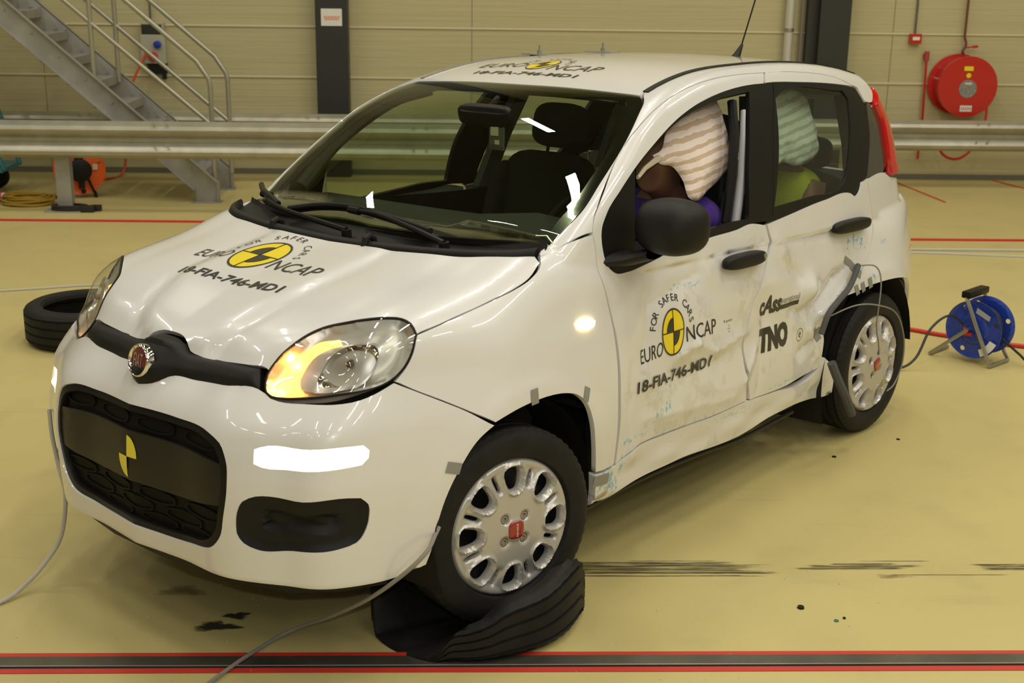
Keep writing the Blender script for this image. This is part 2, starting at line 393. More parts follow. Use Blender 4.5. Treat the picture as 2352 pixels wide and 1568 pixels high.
def patch(name, out3, dom, m, parent, h=.03, off=0., gap=.002, flange=.018, holes=(), corner=50, offfn=None, mirror=False, bh=None, flangemat=None, smoothout=True):
    """skin of the body surface inside an outline, with a folded edge"""
    DMG[0] = 0 if mirror else 1
    if isinstance(dom, Dom):
        tc_ = np.mean(np.asarray(out3, float) @ dom.d); dom.t0 = max(1.9, tc_ + .7); dom.t1 = -.9 if tc_ < 1.1 else tc_ - .7
    Q = dom.uv(out3); Q = resample(Q, bh or h * .6, corner, smoothout)
    if gap: Q = inset(Q, gap)
    if area2(Q) < 0: Q = Q[::-1]
    Hs = []
    for H in holes:
        hq = resample(dom.uv(H), bh or h * .6, corner)
        if area2(hq) < 0: hq = hq[::-1]
        Hs.append(hq)
    vo, Fc = tri2d(Q, Hs, h)
    P = solve(dom, vo); N = gradG(P)
    if off: P = P + N * off
    if offfn is not None: P = P + N * offfn(vo, Q)[:, None]
    V = list(P); NN = list(N); F2 = [tuple(f) for f in Fc]
    if offfn is not None: NN = None
    if flange:
        # boundary edges
        cnt = {}
        for f in Fc:
            for a, b in ((f[0], f[1]), (f[1], f[2]), (f[2], f[0])): cnt[(a, b)] = 1
        be = [(a, b) for (a, b) in cnt if (b, a) not in cnt]
        dup = {}; base = {}
        for a, b in be:
            for q in (a, b):
                if q not in base:
                    base[q] = len(V); V.append(P[q]); dup[q] = len(V); V.append(P[q] - N[q] * flange)
                    if NN is not None:
                        NN.append(N[q]); NN.append(N[q])
        for a, b in be: F2.append((base[b], base[a], dup[a], dup[b]))
        if NN is not None:
            acc = {}
            for a, b in be:
                e = P[b] - P[a]; nn = np.cross(e, N[a]); nn /= np.linalg.norm(nn) + 1e-12
                for q in (a, b): acc[q] = acc.get(q, 0) + nn
            for q in base:
                nn = acc[q] / (np.linalg.norm(acc[q]) + 1e-9)
                NN[base[q]] = nn * .8 + N[q] * .2; NN[dup[q]] = nn
    DMG[0] = 1
    V = np.array(V); NA = np.array(NN) if NN is not None else None
    if mirror:
        V = V * [-1, 1, 1]; F2 = [tuple(reversed(f)) for f in F2]
        if NA is not None: NA = NA * [-1, 1, 1]
    o = mesh_obj(name, V, F2, m, parent, True, NA)
    if NA is None: o.data.set_sharp_from_angle(angle=math.radians(40))
    return o

OL = {
'front_door': [[.582,1.657,1.508],[.583,1.483,1.505],[.592,1.254,1.49],[.613,1.024,1.451],[.642,.817,1.386],[.671,.632,1.286],[.723,.446,1.13],[.736,.409,1.092],[.747,.392,1.052],[.752,.399,1.021],[.765,.404,.936],[.783,.420,.876],[.796,.435,.806],[.812,.450,.724],[.82,.461,.64],[.824,.469,.527],[.817,.480,.42],[.799,.486,.292],[.804,.575,.327],[.806,.763,.337],[.804,1.038,.33],[.8,1.315,.334],[.816,1.279,.461],[.819,1.266,.576],[.813,1.298,.669],[.8,1.362,.754],[.784,1.412,.826],[.763,1.458,.899],[.761,1.43,.973],[.76,1.324,.989],[.762,1.234,.979],[.765,1.069,.972],[.769,.777,.947],[.771,.649,.927],[.77,.561,.917],[.768,.49,.922],[.764,.459,.945],[.756,.438,1.001],[.748,.44,1.06],[.741,.472,1.105],[.73,.558,1.171],[.716,.652,1.232],[.694,.784,1.298],[.666,.952,1.367],[.64,1.134,1.417],[.621,1.317,1.448],[.608,1.536,1.467],[.607,1.618,1.469]],
'rear_door': [[.761,1.44,.974],[.757,1.596,.991],[.754,1.9,1.023],[.749,2.124,1.029],[.75,2.169,1.014],[.745,2.212,1.034],[.74,2.23,1.064],[.736,2.29,1.071],[.743,2.316,.999],[.755,2.333,.889],[.775,2.295,.803],[.786,2.228,.721],[.79,2.112,.664],[.794,1.997,.609],[.796,1.928,.595],[.798,1.91,.53],[.793,1.907,.444],[.781,1.905,.346],[.79,1.55,.322],[.799,1.34,.33],[.816,1.292,.458],[.819,1.277,.574],[.813,1.311,.667],[.8,1.375,.752],[.784,1.425,.824],[.763,1.471,.898]],
'rear_frame': [[.583,1.664,1.508],[.582,1.808,1.509],[.587,2.011,1.502],[.594,2.224,1.479],[.606,2.371,1.439],[.609,2.19,1.454],[.608,1.925,1.467],[.605,1.692,1.472],[.606,1.629,1.471]],
'front_trim': [[.768,.49,.922],[.764,.459,.945],[.756,.438,1.001],[.748,.44,1.06],[.741,.472,1.105],[.73,.558,1.171],[.716,.652,1.232],[.694,.784,1.298],[.666,.952,1.367],[.64,1.134,1.417],[.621,1.317,1.448],[.608,1.536,1.467],[.605,1.692,1.472],[.687,1.574,1.302],[.732,1.515,1.149],[.756,1.489,1.008],[.759,1.483,.98],[.76,1.324,.989],[.762,1.234,.979],[.765,1.069,.972],[.769,.777,.947],[.771,.649,.927],[.77,.561,.917]],
'front_opening': [[.717,.65,1.228],[.703,.737,1.274],[.68,.877,1.334],[.66,1.017,1.379],[.644,1.159,1.407],[.631,1.303,1.43],[.626,1.389,1.437],[.617,1.497,1.444],[.682,1.41,1.312],[.729,1.343,1.164],[.757,1.316,1.005],[.76,1.171,1.005],[.762,1.077,.996],[.766,.85,.976],[.766,.697,.966],[.764,.602,.97],[.748,.617,1.092]],
'sill': [[.8,.366,.294],[.799,.47,.288],[.804,.577,.322],[.805,.764,.332],[.803,1.04,.325],[.799,1.331,.329],[.789,1.553,.316],[.781,1.891,.343],[.786,1.931,.384],[.773,2.038,.302],[.766,2.053,.253],[.757,2.061,.197],[.769,1.713,.221],[.78,1.266,.194],[.786,.846,.208],[.784,.603,.195],[.772,.394,.157]],
'rear_trim': [[.605,1.698,1.472],[.608,1.925,1.467],[.609,2.19,1.454],[.608,2.38,1.434],[.633,2.417,1.378],[.655,2.416,1.327],[.72,2.33,1.139],[.735,2.291,1.075],[.74,2.23,1.064],[.745,2.212,1.034],[.75,2.169,1.014],[.749,2.126,1.028],[.754,1.9,1.023],[.757,1.596,.991],[.76,1.434,.977],[.759,1.493,.979]],
'rear_glass': [[.635,1.667,1.418],[.626,1.719,1.434],[.621,2.242,1.429],[.635,2.269,1.397],[.711,2.17,1.214],[.744,2.073,1.077],[.747,2.043,1.06],[.751,1.808,1.044],[.753,1.503,1.028]],
'lamp': [[.712,-.337,.853],[.705,-.336,.863],[.686,-.335,.88],[.66,-.343,.89],[.629,-.364,.892],[.584,-.397,.886],[.538,-.433,.875],[.492,-.472,.86],[.467,-.511,.842],[.448,-.551,.815],[.43,-.584,.783],[.42,-.612,.749],[.43,-.635,.718],[.446,-.645,.699],[.466,-.642,.689],[.487,-.627,.684],[.542,-.58,.683],[.601,-.528,.689],[.649,-.483,.7],[.684,-.449,.718],[.709,-.419,.743],[.719,-.387,.772],[.722,-.362,.81],[.716,-.345,.843]],
'drl': [[.466,-.683,.565],[.48,-.668,.573],[.562,-.597,.577],[.643,-.526,.585],[.676,-.498,.585],[.69,-.491,.57],[.692,-.496,.55],[.682,-.51,.533],[.637,-.55,.527],[.54,-.635,.519],[.49,-.677,.519],[.47,-.691,.527]],
'fog': [[.439,-.754,.347],[.449,-.752,.396],[.458,-.736,.421],[.472,-.72,.433],[.587,-.621,.439],[.667,-.55,.447],[.695,-.529,.442],[.714,-.52,.42],[.72,-.524,.39],[.716,-.532,.35],[.703,-.555,.312],[.677,-.59,.299],[.58,-.676,.289],[.489,-.723,.281],[.453,-.743,.297],[.438,-.752,.324]],
'ring': [[.51,-.585,.73],[.507,-.565,.76],[.523,-.535,.801],[.556,-.503,.825],[.624,-.458,.843],[.652,-.435,.843],[.667,-.428,.825],[.672,-.437,.787],[.663,-.456,.748],[.646,-.48,.722],[.597,-.524,.71],[.537,-.575,.71],[.52,-.587,.719]],
'refl': [[.548,-.558,.735],[.549,-.542,.764],[.564,-.51,.811],[.58,-.493,.828],[.625,-.459,.839],[.651,-.439,.836],[.664,-.433,.818],[.667,-.442,.78],[.66,-.458,.752],[.644,-.478,.729],[.596,-.523,.72],[.555,-.556,.723]],
'amber': [[.545,-.474,.853],[.498,-.503,.842],[.465,-.544,.817],[.447,-.582,.779],[.437,-.612,.741],[.442,-.632,.716],[.459,-.638,.7],[.483,-.627,.693],[.541,-.579,.691],[.56,-.56,.696],[.522,-.588,.711],[.508,-.586,.731],[.504,-.567,.76],[.517,-.539,.797],[.543,-.509,.824],[.568,-.487,.838]],
'blower': [[.709,-.421,.736],[.739,-.377,.711],[.772,-.31,.676],[.804,-.238,.637],[.828,-.149,.582]],
'bgap': [[.761,1.44,.974],[.763,1.465,.898],[.784,1.419,.825],[.8,1.369,.753],[.813,1.305,.668],[.819,1.272,.575],[.816,1.285,.459],[.8,1.328,.334]],
'quarter': [[.632,2.456,1.371],[.63,2.504,1.366],[.645,2.544,1.321],[.679,2.546,1.223],[.703,2.545,1.123],[.715,2.496,1.087],[.734,2.301,1.077],[.72,2.335,1.139],[.655,2.426,1.326]],
'taill': [[.604,2.559,1.406],[.63,2.595,1.339],[.667,2.617,1.238],[.688,2.618,1.151],[.71,2.597,1.052]],
'bottom': [[-.027, -.776, .18], [.181, -.757, .164], [.395, -.751, .174], [.602, -.654, .184], [.703, -.529, .187], [.715, -.425, .159], [.756, -.386, .173], [.762, -.347, .206]],
'rcreases': [[.796, 1.86, .63], [.79, 2.131, .662], [.79, 1.712, .737], [.806, 1.663, .524], [.794, 1.929, .458]],
}

# ================================================================== THE CAR (local frame: x to its left, y to its rear, z up)
CARM = Matrix(((0.740556, 0.671951, 0.007675, -0.452034), (-0.671623, 0.739718, 0.041710, 4.093571), (0.022349, -0.036043, 0.999100, 0.100010), (0, 0, 0, 1)))
car = empty('car'); car.matrix_world = CARM
tag(car, 'white five-door hatchback with crash-dented driver side and lit front lamps', 'car')
def mir(L): return [[-p[0], p[1], p[2]] for p in L]
lamp = OL['lamp']
SIDE = Dom((1, 0, .12)); SIDEH = Dom((.93, 0, .36)); FRONT = Cyl(); LDOM = Dom((.62, -.62, .48)); HD = Dom((0, -.35, .94))

# paint with wear: stained paint for struck panels
def stained(name, marks):
    """marks: list of (y, z, sy, sz, noise scale, threshold, colour, amount)"""
    m = bpy.data.materials.new(name); t = nt(m); b = t.nodes['Principled BSDF']
    b.inputs['Roughness'].default_value = .28; b.inputs['Coat Weight'].default_value = 1; b.inputs['Coat Roughness'].default_value = .03
    tc = t.nodes.new('ShaderNodeTexCoord'); sp = t.nodes.new('ShaderNodeSeparateXYZ'); t.links.new(tc.outputs['Object'], sp.inputs[0])
    prev = None
    def math_(op, a, b_=None):
        n = t.nodes.new('ShaderNodeMath'); n.operation = op
        for i, v in enumerate((a, b_)):
            if v is None: continue
            if isinstance(v, (int, float)): n.inputs[i].default_value = v
            else: t.links.new(v, n.inputs[i])
        return n.outputs[0]
    noises = {}
    for (y, z, sy, sz, sc, th, col, am, st) in marks:
        key = (sc, st)
        if key not in noises:
            mp = t.nodes.new('ShaderNodeMapping'); mp.inputs['Scale'].default_value = (1, 1, st); t.links.new(tc.outputs['Object'], mp.inputs[0])
            n = t.nodes.new('ShaderNodeTexNoise'); n.inputs['Scale'].default_value = sc; n.inputs['Detail'].default_value = 6; n.inputs['Roughness'].default_value = .7
            t.links.new(mp.outputs[0], n.inputs['Vector']); noises[key] = n.outputs[0]
        dy = math_('MULTIPLY', math_('SUBTRACT', sp.outputs[1], y), 1 / sy); dz = math_('MULTIPLY', math_('SUBTRACT', sp.outputs[2], z), 1 / sz)
        r2 = math_('ADD', math_('MULTIPLY', dy, dy), math_('MULTIPLY', dz, dz))
        w = math_('SUBTRACT', 1.0, r2); w = math_('MAXIMUM', w, 0.0)
        v = math_('MULTIPLY', math_('SUBTRACT', math_('ADD', noises[key], math_('MULTIPLY', math_('SUBTRACT', w, 1.0), .25)), th), 22.0)
        v = math_('MINIMUM', math_('MAXIMUM', v, 0.0), 1.0); v = math_('MULTIPLY', v, am)
        x = t.nodes.new('ShaderNodeMix'); x.data_type = 'RGBA'; t.links.new(v, x.inputs[0])
        if prev is None: x.inputs[6].default_value = (.73, .725, .72, 1)
        else: t.links.new(prev, x.inputs[6])
        x.inputs[7].default_value = (*col, 1); prev = x.outputs[2]
    t.links.new(prev, b.inputs['Base Color']); return m
CY = (.10, .42, .62); GRM = (.50, .49, .40)
MARKF = [(.9, .55, 1.2, .5, 5, .50, GRM, .35, 1), (1.32, .85, .35, .25, 7, .52, GRM, .4, 1),
         (.74, .43, .10, .20, 46, .50, CY, .8, .5), (.95, .33, .42, .05, 60, .53, CY, .7, 1.6), (.80, .66, .06, .12, 50, .53, CY, .6, .6), (.86, .83, .22, .035, 40, .54, CY, .6, 2), (.55, .33, .07, .10, 40, .5, CY, .7, .6),
         (.62, .37, .12, .03, 60, .55, CY, .6, 1)]
MARKR = [(1.6, .86, .25, .20, 9, .52, (.52, .52, .44), .4, 1), (1.7, .5, .5, .4, 5, .52, GRM, .35, 1), (2.15, .82, .17, .07, 34, .50, CY, .85, 1), (1.62, .345, .33, .03, 60, .52, CY, .55, 1.8),
         (1.88, .34, .09, .04, 40, .5, CY, .5, 1), (2.2, .70, .05, .07, 36, .51, CY, .8, 1), (1.40, .62, .05, .25, 30, .52, (.45, .42, .25), .6, .4)]
PF = stained('scuffed_front_door_paint', MARKF); PR = stained('scuffed_rear_door_paint', MARKR)
PS_ = stained('scuffed_sill_paint', [(.45, .25, .13, .09, 26, .46, CY, .9, 1), (1.2, .30, .8, .035, 60, .54, CY, .5, 1.5), (1.2, .22, .9, .1, 7, .52, GRM, .4, 1)])
PQ = stained('scuffed_quarter_paint', [(2.28, .66, .07, .07, 40, .50, CY, .8, 1), (2.4, .80, .10, .06, 30, .55, CY, .5, 1), (2.1, .65, .2, .1, 8, .5, GRM, .4, 1)])

# --- bonnet
HR = [(.0, -.014, .98), (.20, -.018, .987), (.40, .0, .994), (.582, .046, 1.002), (.671, .11, 1.006), (.705, .165, 1.009)]
HS = [(.728, .165, .985), (.744, .10, .952), (.745, .026, .93), (.738, -.061, .91), (.731, -.18, .887), (.723, -.277, .867), (.712, -.337, .853)]
HL = [tuple(p) for p in lamp[2:12]]
HF = [(.412, -.612, .752), (.353, -.622, .750), (.25, -.630, .746), (.14, -.638, .745), (.105, -.638, .748), (.082, -.628, .760), (.055, -.62, .772), (.0, -.617, .777)]
half = HR[1:] + HS + HL + HF[:-1]
hood_out = [HR[0]] + half + [HF[-1]] + [(-a, b, c) for a, b, c in reversed(half)]
hood = patch('bonnet', hood_out, HD, PAINT, car, h=.028, corner=38)
# --- front bumper
cyl = FRONT
BL = [(.0, -.724, .662), (.045, -.712, .670), (.085, -.69, .688), (.19, -.682, .692), (.30, -.673, .699), (.42, -.648, .707)]
LL = [tuple(p) for p in lamp[13:20]]
BG = [tuple(p) for p in OL['blower']]
AR = [(.824, -.20, .555), (.805, -.272, .465), (.797, -.300, .412), (.783, -.325, .326), (.772, -.338, .247), (.762, -.350, .206)]
BB = [(.72, -.43, .183), (.66, -.56, .18), (.55, -.67, .18), (.40, -.735, .18), (.2, -.765, .18), (0, -.77, .18)]
half = BL[1:] + LL + BG + AR + BB[:-1]
bump_out = [BL[0]] + half + [BB[-1]] + [(-a, b, c) for a, b, c in reversed(half)]
gr = [(.0, -.77, .603), (.20, -.766, .600), (.34, -.761, .592), (.385, -.75, .572), (.408, -.745, .53), (.420, -.76, .459), (.406, -.77, .365), (.385, -.77, .300), (.345, -.77, .262), (.24, -.766, .243), (.08, -.78, .238), (0, -.78, .238)]
grille_out = gr + [(-a, b, c) for a, b, c in reversed(gr[1:-1])]
bumper = patch('front_bumper', bump_out, cyl, PAINT, car, h=.028, corner=42,
               holes=[grille_out, OL['drl'], mir(OL['drl']), OL['fog'], mir(OL['fog'])])
# grille: recessed plate, central band, rounded slots
def sub(o3, f):  # scale an outline about its centre
    c = np.mean(o3, 0); return [list(c + (np.array(p) - c) * f) for p in o3]
gp = patch('lower_grille', grille_out, cyl, mat('satin_black_grille', (.006, .006, .0055), .6, spec=.12), car, h=.04, off=-.024, gap=-.004, flange=.01)
rim = patch('grille_surround', grille_out, cyl, BLK, gp, h=.02, off=-.006, gap=.001, flange=.02, holes=[[(p[0] * .94, p[1], .42 + (p[2] - .42) * .90) for p in grille_out]])
band_out = [(a, -.77, z) for a, z in ((-.40, .395), (-.30, .382), (0, .377), (.30, .382), (.40, .395), (.408, .46), (.40, .512), (.30, .522), (0, .528), (-.30, .522), (-.40, .512), (-.408, .46))]
band = patch('number_plate_panel', band_out, cyl, mat('satin_black_panel', (.014, .013, .010), .42, spec=.35), car, h=.05, off=-.010, gap=0, flange=.012)
def rrect(cx, cz, w, hh, r=.012, n=4, y=-.77):
    o = []
    for sx, sz, a0 in ((1, 1, 0), (-1, 1, 90), (-1, -1, 180), (1, -1, 270)):
        for k in range(n):
            a = math.radians(a0 + 90 * k / (n - 1)); o.append((cx + sx * (w - r) + r * math.cos(a), y, cz + sz * (hh - r) + r * math.sin(a)))
    return o
for zrow, xs, hh in ((.560, (-.30, -.10, .10, .30), .015), (.345, (-.30, -.10, .10, .30), .014), (.306, (-.21, 0, .21), .014), (.272, (-.10, .10, .27), .011)):
    for xx in xs:
        ox = rrect(xx, zrow, .078, hh); ix = rrect(xx, zrow, .071, hh - .006, .007)
        patch('grille_slot', ox, cyl, mat('satin_black_grille'), gp, h=.02, off=-.019, gap=0, flange=.006, holes=[ix], bh=.006)
# the yellow target on the plate panel
def decal(name, shapes, dom, m, parent, off=.0012):
    """flat triangles (domain coordinates) laid on the body skin"""
    V = []; Fc = []
    for (v, f) in shapes:
        n = len(V); V += list(v); Fc += [tuple(i + n for i in q) for q in f]
    V = np.array(V); P = solve(dom, V); N = gradG(P)
    return mesh_obj(name, P + N * off, Fc, m, parent, True, N)
def sector(cx, cy, rx, ry, a0, a1, n=14, r0=0.):
    v = []; f = []
    for k in range(n + 1):
        a = math.radians(a0 + (a1 - a0) * k / n)
        for q in (r0, (r0 + 1) / 2, 1): v.append((cx + rx * q * math.cos(a), cy + ry * q * math.sin(a)))
    for k in range(n):
        for j in range(2):
            b = k * 3 + j; f.append((b, b + 1, b + 4, b + 3))
    return v, f
def quad(x0, x1, y0, y1, nx=8, ny=1):
    v = [(x0 + (x1 - x0) * i / nx, y0 + (y1 - y0) * j / ny) for j in range(ny + 1) for i in range(nx + 1)]
    return v, [(j * (nx + 1) + i, j * (nx + 1) + i + 1, (j + 1) * (nx + 1) + i + 1, (j + 1) * (nx + 1) + i) for j in range(ny) for i in range(nx)]
tu = cyl.uv([(-.003, -.80, .45)])[0]
decal('target_sticker', [sector(tu[0], .45, .036, .064, 0, 90), sector(tu[0], .45, .036, .064, 180, 270)], cyl, mat('pale_yellow_sticker', (.80, .70, .06), .45), band, off=-.0085)
# fog recesses
for sd in (0, 1):
    fo = OL['fog']
    f1 = patch('fog_lamp_blank', fo, cyl, BLKR, bumper, h=.012, gap=.0005, flange=.01, mirror=bool(sd), bh=.01,
               offfn=lambda uv, Q: -.004 - .012 * np.clip(bdist(uv, Q) / .02, 0, 1) - .020 * np.clip((bdist(uv, Q) - .045) / .02, 0, 1) * (uv[:, 0] > Q[:, 0].min() + .06) + .003 * np.cos(bdist(uv, Q) * 420) * (bdist(uv, Q) > .05))
    d1 = patch('daytime_running_lamp', OL['drl'], cyl, DRLM, car, h=.02, gap=.001, off=-.008, flange=.012, mirror=bool(sd), bh=.008)
    d2 = patch('lamp_lens', OL['drl'], cyl, LENS, d1, h=.02, gap=.0015, off=-.001, flange=0, mirror=bool(sd), bh=.008)
# under lip
lip = [(.70, -.44, .20), (.65, -.55, .20), (.55, -.66, .20), (.40, -.72, .20), (.2, -.75, .20), (0, -.755, .20)]
mb = MB(); lp = lip + [(-a, b, c) for a, b, c in reversed(lip[:-1])]; n = len(lp)
v = [(a, b, .20) for a, b, c in lp] + [(a * .965, b + .022, .140) for a, b, c in lp] + [(a * .8, b + .20, .145) for a, b, c in lp]
mb.add(v, [(i + n * k, i + 1 + n * k, i + 1 + n * (k + 1), i + n * (k + 1)) for k in range(2) for i in range(n - 1)]); mb.build('under_lip', BLKR, bumper)
# --- upper grille bar and badge
bar = [(-.405, .752), (-.35, .752), (-.25, .748), (-.14, .746), (-.105, .748), (-.082, .762), (-.05, .774), (0, .779)]
bar = bar + [(-a, b) for a, b in reversed(bar[:-1])] + [(.425, .708), (.36, .703), (.25, .696), (.13, .690), (.09, .686), (.05, .666), (0, .656), (-.05, .666), (-.09, .686), (-.13, .690), (-.25, .696), (-.36, .703), (-.425, .708)]
bar3 = [(a, -.66, z) for a, z in bar]
def baroff(uv, Q):
    d = bdist(uv, Q); c = np.exp(-(uv[:, 0] / .085) ** 4)
    return -.006 + .016 * np.clip(d / .016, 0, 1) ** .7 * (1 - c) + c * (.041 * np.clip(d / .020, 0, 1) ** .7)
barp = patch('upper_grille_bar', bar3, cyl, BLKR, car, h=.009, gap=-.002, flange=.02, offfn=baroff, bh=.009, corner=60)
bm_ = Matrix.Translation((0, -.733, .722)) @ Matrix.Rotation(math.radians(-12), 4, 'X') @ Matrix.Rotation(math.radians(-90), 4, 'Z')
mb = MB(); mb.lathe([(-.012, .0485), (.004, .0485), (.010, .046), (.012, .043), (.008, .0395), (.004, .038)], 48, bm_); badge = mb.build('badge', CHR, car)
mb = MB(); mb.lathe([(.004, .0395), (.007, .02), (.0075, .0005)], 40, bm_); mb.build('badge_face', mat('deep_red_enamel', (.16, .006, .010), .15, coat=1), badge)

# --- text
def textmesh(s, res=3, fat=0.0, shear=0.0, space=1.0):
    c = bpy.data.curves.new('lettering', 'FONT'); c.body = s; c.size = 1; c.resolution_u = res; c.offset = fat; c.shear = shear; c.fill_mode = 'FRONT'; c.space_character = space
    o = bpy.data.objects.new('lettering', c); COL.objects.link(o)
    bpy.context.view_layer.update(); dg = bpy.context.evaluated_depsgraph_get()
    me = bpy.data.meshes.new_from_object(o.evaluated_get(dg)); v = np.array([q.co[:2] for q in me.vertices]); f = [tuple(p.vertices) for p in me.polygons]
    bpy.data.objects.remove(o); bpy.data.curves.remove(c); bpy.data.meshes.remove(me)
    return v, f
def refine(v, f, L):
    """split long triangle edges so lettering follows the skin"""
    bm = bmesh.new(); vs = [bm.verts.new((*p, 0)) for p in v]
    for q in f:
        try: bm.faces.new([vs[i] for i in q])
        except ValueError: pass
    for _ in range(5):
        e = [e for e in bm.edges if e.calc_length() > L]
        if not e: break
        bmesh.ops.subdivide_edges(bm, edges=e, cuts=1); bmesh.ops.triangulate(bm, faces=bm.faces[:])
    bm.verts.ensure_lookup_table(); bm.verts.index_update()
    r = np.array([q.co[:2] for q in bm.verts]), [tuple(w.index for w in q.verts) for q in bm.faces]; bm.free(); return r
def fit(s, x0, x1, y0, y1, dy=0., L=.014, bow=0., **k):
    """text into the box x0..x1, y0..y1; dy = rise of baseline from left to right"""
    v, f = textmesh(s, **k); lo = v.min(0); hi = v.max(0); v = (v - lo) / (hi - lo)
    t = v[:, 0].copy(); v = np.stack([x0 + t * (x1 - x0), y0 + v[:, 1] * (y1 - y0) + dy * t + bow * 4 * t * (1 - t)], 1)
    return refine(v, f, L)
def arc(s, cx, cy, rx, ry, a0, a1, hgt, wf=.62, **k):
    out = []; n = len(s)
    for i, ch in enumerate(s):
        if ch == ' ': continue
        a = math.radians(a0 + (a1 - a0) * i / (n - 1)); v, f = textmesh(ch, **k); lo = v.min(0); hi = v.max(0)
        v = (v - [(lo[0] + hi[0]) / 2, 0]) * hgt / .72; px, py = cx + rx * math.cos(a), cy + ry * math.sin(a); ta = math.atan2(ry * math.sin(a), rx * math.cos(a)) - math.pi / 2
        c_, s_ = math.cos(ta), math.sin(ta); out.append((np.stack([px + v[:, 0] * c_ - v[:, 1] * s_, py + v[:, 0] * s_ + v[:, 1] * c_], 1), f))
    return out
def ncap(parent, dom, uvf, c, r, euro, nc, code, arcr, arca, th, codey, M=lambda p: p):
    """round yellow and black target with its lettering, in domain coordinates"""
    rx, ry = r
    ring = [sector(c[0], c[1], rx, ry, 0, 360, 48, .93)]
    dsk = [sector(c[0], c[1], rx * .94, ry * .94, 0, 360, 48)]
    cr = [quad(c[0] - rx * .95, c[0] + rx * .95, c[1] - ry * .022, c[1] + ry * .022, 12, 1), (lambda q: ([(c[0] + (a - c[1]), c[1] + (b - c[0])) for b, a in q[0]], q[1]))(quad(c[0] - ry * .95, c[0] + ry * .95, c[1] - rx * .022, c[1] + rx * .022, 12, 1))]
    q2 = [sector(c[0], c[1], rx * .60, ry * .60, 90, 180), sector(c[0], c[1], rx * .60, ry * .60, 270, 360)]
    fx = lambda S: [(np.array([M(p) for p in v]), f) for v, f in S]
    d0 = decal('safety_emblem', fx(dsk), dom, YEL, parent, .0010)
    decal('emblem_lines', fx(ring + cr + q2), dom, INK, parent, .0022)
    for S_ in ([fit('EURO', *euro)], [fit('NCAP', *nc)], arc('FOR SAFER CARS', c[0], c[1], arcr[0], arcr[1], arca[0], arca[1], th)): decal('lettering', fx(S_), dom, INK, parent, .0016)
    decal('lettering', fx([fit('18-FIA-746-MD1', *code, fat=.022)]), dom, INK, parent, .0035 if dom is SIDEH else .0017)
vv, ff = fit('FIAT', -.021, .021, -.021, .021); fo_ = mesh_obj('badge_lettering', [(bm_ @ Vector((.0088, p, q)))[:] for p, q in vv], ff, CHR, badge, False)
# bonnet emblem: domain HD (x lateral, second axis rearwards)
def hxy(p):  # (x, y) on the bonnet -> HD coordinates
    x, y = p; z = .935 + (y + .2) * .24; return ((x), (np.array([x, y, z]) @ HD.e2))
sgn = HD.e1[0]
def hM(p): q = hxy(p); return (q[0] * sgn, q[1])
ncap(hood, HD, None, (-.112, -.200), (.088, .110), (-.352, -.212, -.282, -.225, .020), (-.012, .218, -.268, -.200, -.012), (-.285, .205, -.395, -.353, -.002), (.124, .142), (171, 12), .027, 0, hM)
# roof emblem
RD = Dom((0, -.12, .99))
def rM(p):
    x, y = p; z = 1.52 + (y - 1.16) * .2 - .1 * x * x; return (x * RD.e1[0], np.array([x, y, z]) @ RD.e2)

# --- headlamps
for sd in (0, 1):
    mi = bool(sd)
    hl = patch('headlamp', lamp, LDOM, mat('lamp_rim_grey', (.52, .51, .46), .34, metal=.8), car, h=.009, gap=.001, flange=.03, mirror=mi, bh=.009, off=0,
               offfn=lambda uv, Q: -.001 - .034 * (1 - np.exp(-np.maximum(bdist(uv, Q) - .004, 0) / .012)))
    patch('indicator_lamp', OL['amber'], LDOM, AMB, hl, h=.012, gap=.002, off=-.026, flange=.01, mirror=mi, bh=.01)
    rg = patch('lamp_bezel', OL['ring'], LDOM, mat('satin_silver_bezel', (.62, .60, .56), .25, metal=.9), hl, h=.012, gap=0, off=-.018, flange=.02, mirror=mi, bh=.01, holes=[OL['refl']])
    patch('lamp_reflector', OL['refl'], LDOM, mat('lamp_chrome', (.60, .56, .50), .10, metal=1.0), hl, h=.010, gap=0, flange=0, mirror=mi, bh=.008,
          offfn=lambda uv, Q: -.020 - .046 * np.clip(1 - ((uv - Q.mean(0)) ** 2 @ (1 / (np.ptp(Q, axis=0) / 2) ** 2)), 0, 1) ** .6)
    c3 = np.mean(OL['refl'], 0); s_ = -1 if sd else 1
    mb = MB(); bmx = Matrix.Translation((s_ * (c3[0] - .01), c3[1] + .02, c3[2])) @ Matrix.Rotation(math.radians(-70 * s_ if not sd else -110), 4, 'Z')
    mb.lathe([(-.03, .010), (.006, .010), (.022, .008), (.026, .0005)], 16, bmx); mb.build('lamp_bulb', mat('dark_bulb_cap', (.10, .08, .07), .2, metal=.5), hl)
    patch('lamp_lens', lamp, LDOM, LENS, hl, h=.025, gap=.002, off=.001, flange=0, mirror=mi, bh=.012)
    lu = LDOM.uv(lamp); lc = lu.mean(0); li = resample(lu, .012, 50); li = li if area2(li) > 0 else li[::-1]; li = inset(li, .0045)
    li3 = [tuple(p) for p in solve(LDOM, li)]
    patch('lamp_seal', lamp, LDOM, BLK, hl, h=.02, gap=.0005, off=.002, flange=.006, mirror=mi, bh=.012, holes=[li3])
    for q in ((.475, -.575, .775), (.470, -.625, .708)):
        pl_ = bpy.data.lights.new('indicator_bulb', 'POINT'); pl_.energy = .55; pl_.color = (1, .36, .06); pl_.shadow_soft_size = .006
        po_ = bpy.data.objects.new('indicator_bulb', pl_); COL.objects.link(po_); po_.parent = car
        s3 = solve(LDOM, LDOM.uv([q])); s3 = (s3 - gradG(s3) * .010)[0]; po_.location = (s_ * s3[0], s3[1], s3[2])

